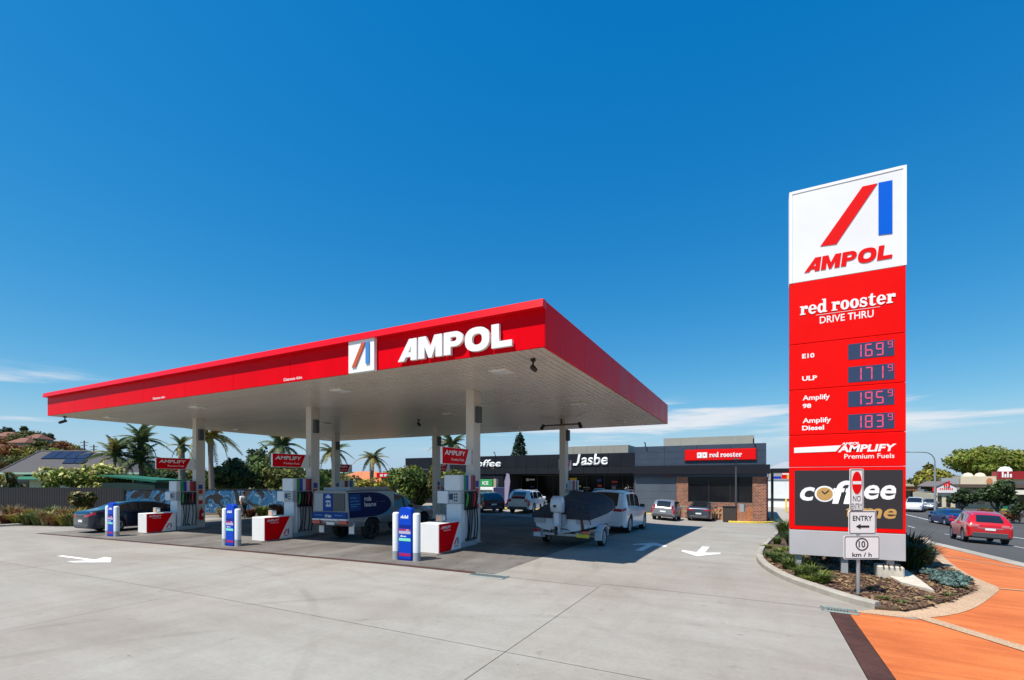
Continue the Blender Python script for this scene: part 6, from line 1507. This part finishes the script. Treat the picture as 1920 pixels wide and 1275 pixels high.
# ------------------------------------------------------------------ island planting
V, Fc = [], []
g_ = np.random.default_rng(21)
poly = [Vector(p) for p in kl + isl_r[1:]]
def inside(x, y, P):
    c = False; j = len(P) - 1
    for i in range(len(P)):
        if (P[i].y > y) != (P[j].y > y) and x < (P[j].x - P[i].x) * (y - P[i].y) / (P[j].y - P[i].y) + P[i].x: c = not c
        j = i
    return c
cnt = 0
while cnt < 5200:
    x, y = 0.1 + 5.2 * g_.random(), 10.2 + 7.0 * g_.random()
    if not inside(x - .05, y, poly): continue
    cnt += 1; a = g_.random() * 6.28; s = .018 + .05 * g_.random() ** 2; w = s * .45; z = hz(x, y) + .05 + .02 * g_.random(); t1 = (g_.random() - .5) * .03; t2 = (g_.random() - .5) * .02; c, q = math.cos(a), math.sin(a); i = len(V)
    V += [(x - c * s + q * w, y - q * s - c * w, z - t1), (x - c * s - q * w, y - q * s + c * w, z - t1 + t2), (x + c * s - q * w, y + q * s + c * w, z + t1 + t2), (x + c * s + q * w, y + q * s - c * w, z + t1), (x, y, z - .025)]
    Fc += [(i, i + 1, i + 2, i + 3), (i, i + 1, i + 4), (i + 2, i + 3, i + 4)]
me = bpy.data.meshes.new('bark_mulch'); me.from_pydata(V, [], Fc)
pset(link('bark_mulch', me, mat('mulch_chip', (.17, .095, .05), .9, island=.7)), 'brown bark mulch covering the garden island around the sign', 'mulch', kind='stuff')
IG = 'plants in the garden island'
# low green ground cover along the kerb (left), as separate tufts
pts = [(1432, 1030), (1436, 1048), (1448, 1058), (1452, 1038), (1470, 1052), (1468, 1070), (1488, 1072), (1492, 1084), (1512, 1084), (1510, 1094), (1530, 1095), (1450, 1022), (1466, 1034), (1484, 1056), (1506, 1070), (1528, 1082)]
for k, p in enumerate(pts):
    x, y = G(*p); clump('low green tuft inside the island kerb, %s of the row' % (ORD[k] if k < 12 else ('thirteenth', 'fourteenth', 'fifteenth', 'sixteenth')[k - 12]), x + .12, y, .27, .18 + .10 * (k % 3), LF['grass'] if k % 3 else LF['lime'], 130, 200 + k, 'green tufts along the island kerb', name='ground_cover', w=.016, zo=.05, cat='plant')
x, y = G(1470, 1010); clump('tall arching grass at the left side of the price sign', x + .1, y, .7, 1.05, LF['grass'], 320, 301, None, name='ornamental_grass', w=.02, zo=.05)
x, y = G(1486, 1030); clump('second arching grass under the left edge of the price sign', x + .1, y, .6, .8, LF['mid'], 260, 302, None, name='ornamental_grass', w=.02, zo=.05)
for k, (p, h, r) in enumerate((((1712, 1072), .95, .55), ((1728, 1066), .8, .5), ((1705, 1058), 1.1, .55))):
    x, y = G(*p); clump('dark strappy plant right of the price sign, %s of three' % ('front', 'right', 'back')[k], x, y, r, h, LF['dark'], 330, 310 + k, None, name='strappy_plant', w=.022, zo=.05, cat='plant')
for k, (px, py) in enumerate(((1530, 1060), (1560, 1062), (1590, 1064), (1625, 1066), (1650, 1066))):
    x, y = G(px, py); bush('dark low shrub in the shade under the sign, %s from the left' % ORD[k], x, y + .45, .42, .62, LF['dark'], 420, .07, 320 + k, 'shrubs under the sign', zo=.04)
for k, (px, py, r) in enumerate(((1748, 1082, .28), (1772, 1086, .3), (1795, 1096, .26), (1762, 1096, .28), (1785, 1104, .22), (1735, 1074, .25))):
    x, y = G(px, py); bush('blue grey ground cover right of the concrete wedge, %s plant' % ORD[k], x, y, r, .17, LF['blue'], 420, .045, 340 + k, 'blue grey ground cover', name='ground_cover', zo=.045, cat='plant')
for k, (px, py) in enumerate(((1655, 1128), (1690, 1136), (1780, 1122), (1805, 1108), (1740, 1128), (1632, 1108))):
    x, y = G(px, py); clump('small weed tuft in the mulch, %s of six from the post' % ORD[(1, 2, 4, 5, 3, 0)[k]], x, y, .13, .10, LF['grass'], 60, 360 + k, 'weeds in the mulch', name='weed', w=.008, zo=.05, cat='plant')
for k, y in enumerate((18.5, 20.5, 22.5, 24.5, 26.5, 28.5)):
    bush('green shrub in the island behind the sign, %s from the sign' % ORD[k], 2.9, y, .8, .8, LF['mid'], 500, .12, 380 + k, 'shrubs behind the sign', zo=.04)

# ------------------------------------------------------------------ across the street on the right
tt('street_tree', 'large rounded lime green tree above the cream building', 1852, 84, 833, 66, LF['lime'], 5200, .45, 71, .3, (LF['yellow'], 900), 'trees across the street')
tt('street_tree', 'smaller yellow green tree behind the street lamp', 1752, 74, 872, 36, LF['olive'], 2200, .42, 72, .2, (LF['yellow'], 700), 'trees across the street')
tt('clipped_tree', 'dark clipped tree in front of the gabled shop', 1803, 56, 913, 19, LF['dark'], 1500, .26, 73, .25, None, 'clipped trees before the cream building')
tt('clipped_tree', 'larger dark clipped tree above the green sign', 1870, 52, 905, 27, LF['dark'], 2200, .26, 74, .2, (LF['mid'], 300), 'clipped trees before the cream building')
CRM = mat('cream_render', (.62, .53, .38), .8, var=.06, scale=.5); BRN = mat('brown_awning', (.10, .065, .05), .7)
cb = cam_thing('cream_building', 'cream rendered restaurant building across the street with red roof sign', 'building', 1860, 68); zz = cb.location.z; cb.rotation_euler = (0, 0, 0); cb.scale = (.74, 1, 1)
def cx(px, d=68): return (px - 1860) * d / F_PX
def cz(py, d=68): return ZD(py, d) - zz
MB().box(cx(1800), cx(2050), 0, 14, 0, cz(893)).build('wall', CRM, cb); MB().box(cx(1764), cx(1799), .4, 12, 0, cz(896)).build('side_wing', GREY, cb)
MB().box(cx(1762), cx(2050), -2.2, -.002, cz(914), cz(908)).build('awning', BRN, cb); MB().box(cx(1820), cx(2050), -2.3, -.003, cz(926), cz(918)).build('white_fascia', mat('cream_trim', (.72, .66, .55), .7), cb)
MB().box(cx(1868), cx(2050), -.5, 1.5, cz(898), cz(884)).build('roof_sign', mat('dark_red_sign', (.30, .008, .012), .5), cb); MB().lathe([(1.0, 0), (.95, .3), (.6, .62), (.05, .72)], 16, c=(cx(1887), .5, cz(884) - .02)).build('dome', LWHITE, cb, smooth=50)
marks(cb, LWHITE, 1.5, .8, (cx(1885), -.501, cz(892)), 4, 11)
for i, px in enumerate((1838, 1862)): MB().lathe([(.9, 0), (.6, .4), (.1, .55)], 14, c=(cx(px - 8), 3, cz(893) + .01)).build('roof_vent', CRM, cb, smooth=50)
MB().lathe([(.1, -.1), (.45, -.09), (.45, .0), (.1, .0)], 16, c=(cx(1855), -.0, cz(902)), axis='y').build('round_emblem', mat('emblem_orange', (.5, .2, .08), .6), cb)
for px in (1832, 1880, 1905): w_ = MB().box(cx(px), cx(px + 14), -.06, -.002, .6, 2.4).build('window', GLASS, cb); MB().box(cx(px) - .08, cx(px + 14) + .08, -.09, -.003, .48, .58).build('sill', CRM, w_)
gs = cam_thing('gabled_shop', 'small white shop with gabled front and red lettering across the street', 'shop', 1776, 64); zz2 = gs.location.z; gs.rotation_euler = (0, 0, .1); gs.scale = (.78, 1, 1)
def gx(px): return (px - 1776) * 64 / F_PX
def gz(py): return ZD(py, 64) - zz2
GABW = mat('gable_white', (.72, .68, .66), .6)
MB().box(gx(1758), gx(1792), .3, 8, 0, gz(925)).build('wall', CRM, gs); MB().prism([(gx(1756), gz(924)), (gx(1794), gz(924)), (gx(1794), gz(914)), (gx(1775), gz(905)), (gx(1756), gz(914))], 0, .28, 'xz').build('gable', GABW, gs)
MB().prism([(gx(1754), gz(913.5)), (gx(1775), gz(904)), (gx(1796), gz(913.5)), (gx(1796), gz(912)), (gx(1775), gz(902.5)), (gx(1754), gz(912))], -.1, 6, 'xz').build('roof', mat('grey_brown_roof', (.16, .13, .12), .7), gs)
marks(gs, SIGNRED, .9, .8, (gx(1775), -.102, gz(909)), 3, 12); marks(gs, SIGNRED, 1.9, .4, (gx(1775), -.002, gz(917)), 7, 14); MB().box(gx(1738), gx(1755), -.2, -.05, gz(926), gz(925)).build('awning', CRM, gs); MB().box(gx(1748), gx(1755), -.1, .1, gz(922), gz(914)).build('side_sign', SIGNRED, gs)
for px in (1759, 1776): w_ = MB().box(gx(px), gx(px + 8), .22, .29, .4, gz(930)).build('window', GLASS, gs); MB().box(gx(px) - .06, gx(px + 8) + .06, .2, .29, .3, .38).build('sill', GABW, w_)
for px in (1757, 1790.5): MB().tube([(gx(px), .1, 0), (gx(px), .1, gz(924) - .01)], .1, 6).build('post', CRM, gs)
ob_ = cam_thing('orange_building', 'low orange brick building at the right edge of the price sign', 'building', 1706, 92); zz3 = ob_.location.z
MB().box(-4, 2.2, 0, 8, 0, ZD(912, 92) - zz3).build('wall', mat('orange_brick', (.42, .17, .06), .8, var=.15, scale=1), ob_); MB().box(-4.2, 2.4, -.2, 8.2, ZD(912, 92) - zz3 + .01, ZD(908, 92) - zz3).build('roof', CRM, ob_); MB().box(-1, 1, -.05, -.002, .6, 2).build('window', GLASS, ob_)
x, y = CD(1753, 50); t = thing('street_lamp', 'tall grey street lamp with a curved arm over the road', 'street lamp', (x, y, hz(x, y)), TH); zt = ZD(848, 50) - t.location.z
k_ = 50 / F_PX
MB().tube([(0, 0, 0), (0, 0, zt * .5), (0, 0, zt - 1.0)] + [(-1.1 + 1.1 * math.cos(a), 0, zt - 1.0 + 1.0 * math.sin(a)) for a in (.4, .8, 1.2, 1.57)] + [(-2.75, 0, zt + .02)], [.1, .085, .07] + [.055] * 4 + [.04], 8).build('pole', GALV, t, smooth=50)
MB().box(-3.3, -2.7, -.1, .1, zt - .04, zt + .08).build('lamp_head', GALV, t, bevel=.02); MB().cyl((0, 0, 0), .2, .1, 10).build('base_plate', GALV, t)
t = cam_thing('green_sign', 'green lawn sign board under the clipped tree across the street', 'sign', 1880, 55); MB().box(-.62, .58, -.05, .05, .55, 1.5).build('board', mat('lawn_green', (.01, .22, .12), .5), t, bevel=.01)
MB().box(-.5, .45, -.06, -.051, .6, .75).build('yellow_line', YELLOW, t); marks(t, LWHITE, .55, .4, (-.02, -.051, 1.1), 4, 13)
for s in (-.5, .46): MB().box(s - .04, s + .04, -.03, .03, 0, .549).build('leg', GREY, t)
for k, (px, d, c, cn_) in enumerate(((1846, 48, 'rust', 'red leaved'), (1860, 48, 'olive', 'olive'), (1900, 46, 'rust', 'reddish'), (1780, 54, 'olive', 'small green'), (1912, 45, 'dark', 'dark green'))):
    x, y = CD(px, d); bush('%s shrub across the street %s' % (cn_, ('left of the green sign', 'just beside the green sign', 'right of the green sign', 'before the gabled shop', 'at the right edge of the picture')[k]), x, y, .75, 1.2 if k < 4 else 2.2, LF[c], 420, .16, 400 + k, 'shrubs across the street', zo=.0)

# far tree line closing the horizon
kf = -1
for k in range(40):
    px = -100 + 2120 * k / 39
    if 1190 < px < 1440: continue
    d = 130 + 40 * g_.random(); x, y = CD(px, d)
    if px < 260 or 900 < px < 1440 or px > 1490: continue
    kf += 1
    tree('far_tree', 'far low tree on the horizon, %s from the left' % (NTH + ('tenth', 'eleventh', 'twelfth', 'thirteenth', 'fourteenth', 'fifteenth'))[kf], x, y, 4.4 + 2.2 * g_.random(), 4.6, [LF['dark'], LF['olive'], LF['mid']][k % 3], 260, .9, 500 + k, .12, group='far trees along the horizon')

# ------------------------------------------------------------------ person walking behind the pumps
def skin_mesh(name, verts, edges, root):
    me = bpy.data.meshes.new(name); me.from_pydata([v[:3] for v in verts], edges, [])
    o = bpy.data.objects.new(name, me); COL.objects.link(o)
    md = o.modifiers.new('skin', 'SKIN'); md.use_smooth_shade = True
    if not me.skin_vertices: 
        bm = bmesh.new(); bm.from_mesh(me); bm.verts.layers.skin.verify(); bm.to_mesh(me); bm.free()
    for i, v in enumerate(verts):
        sv = me.skin_vertices[0].data[i]; sv.radius = (v[3], v[4] if len(v) > 4 else v[3]); sv.use_root = i == root
    sb = o.modifiers.new('sub', 'SUBSURF'); sb.levels = 2; sb.render_levels = 2
    dg = bpy.context.evaluated_depsgraph_get(); r = bpy.data.meshes.new_from_object(o.evaluated_get(dg)); r.name = name
    COL.objects.unlink(o); bpy.data.objects.remove(o); return r
x, y = G(457, 971)
per = thing('person', 'person walking in a white shirt and dark trousers behind the middle totem', 'person', (x, y, hz(x, y)), -.25)
SKN = mat('skin', (.30, .16, .10), .6); SHIRT = mat('white_shirt', (.62, .62, .64), .8, var=.06, scale=8); TROU = mat('dark_trousers', (.02, .02, .025), .8); HAIR = mat('hair', (.03, .018, .012), .7)
# walking towards +x; hips at .92
vb = [(0, 0, .95, .13, .10), (0, 0, 1.15, .13, .10), (0, 0, 1.35, .16, .11), (.01, 0, 1.46, .07), (.03, 0, 1.53, .055), (.05, 0, 1.60, .085), (.05, 0, 1.68, .09), (.04, 0, 1.74, .06),
      (.02, .17, 1.40, .06), (-.04, .23, 1.15, .045), (.06, .25, .93, .035), (.10, .25, .85, .035), (.02, -.17, 1.40, .06), (.08, -.23, 1.15, .045), (.22, -.24, .98, .035), (.27, -.24, .92, .035),
      (.0, .09, .88, .095), (-.10, .10, .50, .065), (-.30, .10, .15, .045), (-.30, .10, .07, .045), (-.18, .10, .04, .035), (.02, -.09, .88, .095), (.22, -.10, .50, .065), (.30, -.10, .10, .045), (.32, -.10, .05, .045), (.44, -.10, .04, .035)]
eb = [(0, 1), (1, 2), (2, 3), (3, 4), (4, 5), (5, 6), (6, 7), (2, 8), (8, 9), (9, 10), (10, 11), (2, 12), (12, 13), (13, 14), (14, 15), (0, 16), (16, 17), (17, 18), (18, 19), (19, 20), (0, 21), (21, 22), (22, 23), (23, 24), (24, 25)]
link('body', skin_mesh('body', vb, eb, 0), SKN, per)
vsht = [(0, 0, .93, .155, .125), (0, 0, 1.15, .15, .12), (0, 0, 1.34, .18, .125), (.005, 0, 1.45, .09), (.02, .17, 1.40, .08), (-.02, .215, 1.22, .068), (.02, -.17, 1.40, .08), (.06, -.215, 1.22, .068), (-.03, .235, 1.10, .058), (.10, -.235, 1.10, .058)]
link('shirt', skin_mesh('shirt', vsht, [(0, 1), (1, 2), (2, 3), (2, 4), (4, 5), (2, 6), (6, 7), (5, 8), (7, 9)], 0), SHIRT, per)
vt = [(0, 0, .96, .15, .12), (0, .09, .86, .11), (-.10, .10, .50, .082), (-.29, .10, .15, .066), (.02, -.09, .86, .11), (.22, -.10, .50, .082), (.30, -.10, .12, .066)]
link('trousers', skin_mesh('trousers', vt, [(0, 1), (1, 2), (2, 3), (0, 4), (4, 5), (5, 6)], 0), TROU, per)
MB().lathe([(.001, .115), (.06, .105), (.095, .06), (.10, .0), (.09, -.05)], 14, c=(.035, 0, 1.68)).build('hair', HAIR, per, smooth=60)
for s in (-1, 1):
    hx_, hy_, hz_ = ((.11, .25, .80) if s > 0 else (.30, -.24, .87)); mb = MB().box(hx_ - .035, hx_ + .035, hy_ - .014, hy_ + .014, hz_ - .04, hz_ + .05)
    for k in range(4): mb.tube([(hx_ - .027 + .018 * k, hy_, hz_ - .03), (hx_ - .025 + .02 * k, hy_ + .004, hz_ - .075), (hx_ - .018 + .02 * k, hy_ + .016, hz_ - .11 - .008 * (k in (1, 2)))], [.009, .008, .007], 5)
    mb.tube([(hx_ + .03, hy_, hz_ + .01), (hx_ + .055, hy_ + .01, hz_ - .03), (hx_ + .055, hy_ + .015, hz_ - .06)], [.01, .009, .008], 5); mb.build('hand', SKN, per)
    fx_, fy_ = ((-.24, .10) if s > 0 else (.38, -.10)); MB().box(fx_ - .12, fx_ + .12, fy_ - .045, fy_ + .045, -.0, .075).build('shoe', BLACK, per, bevel=.02)
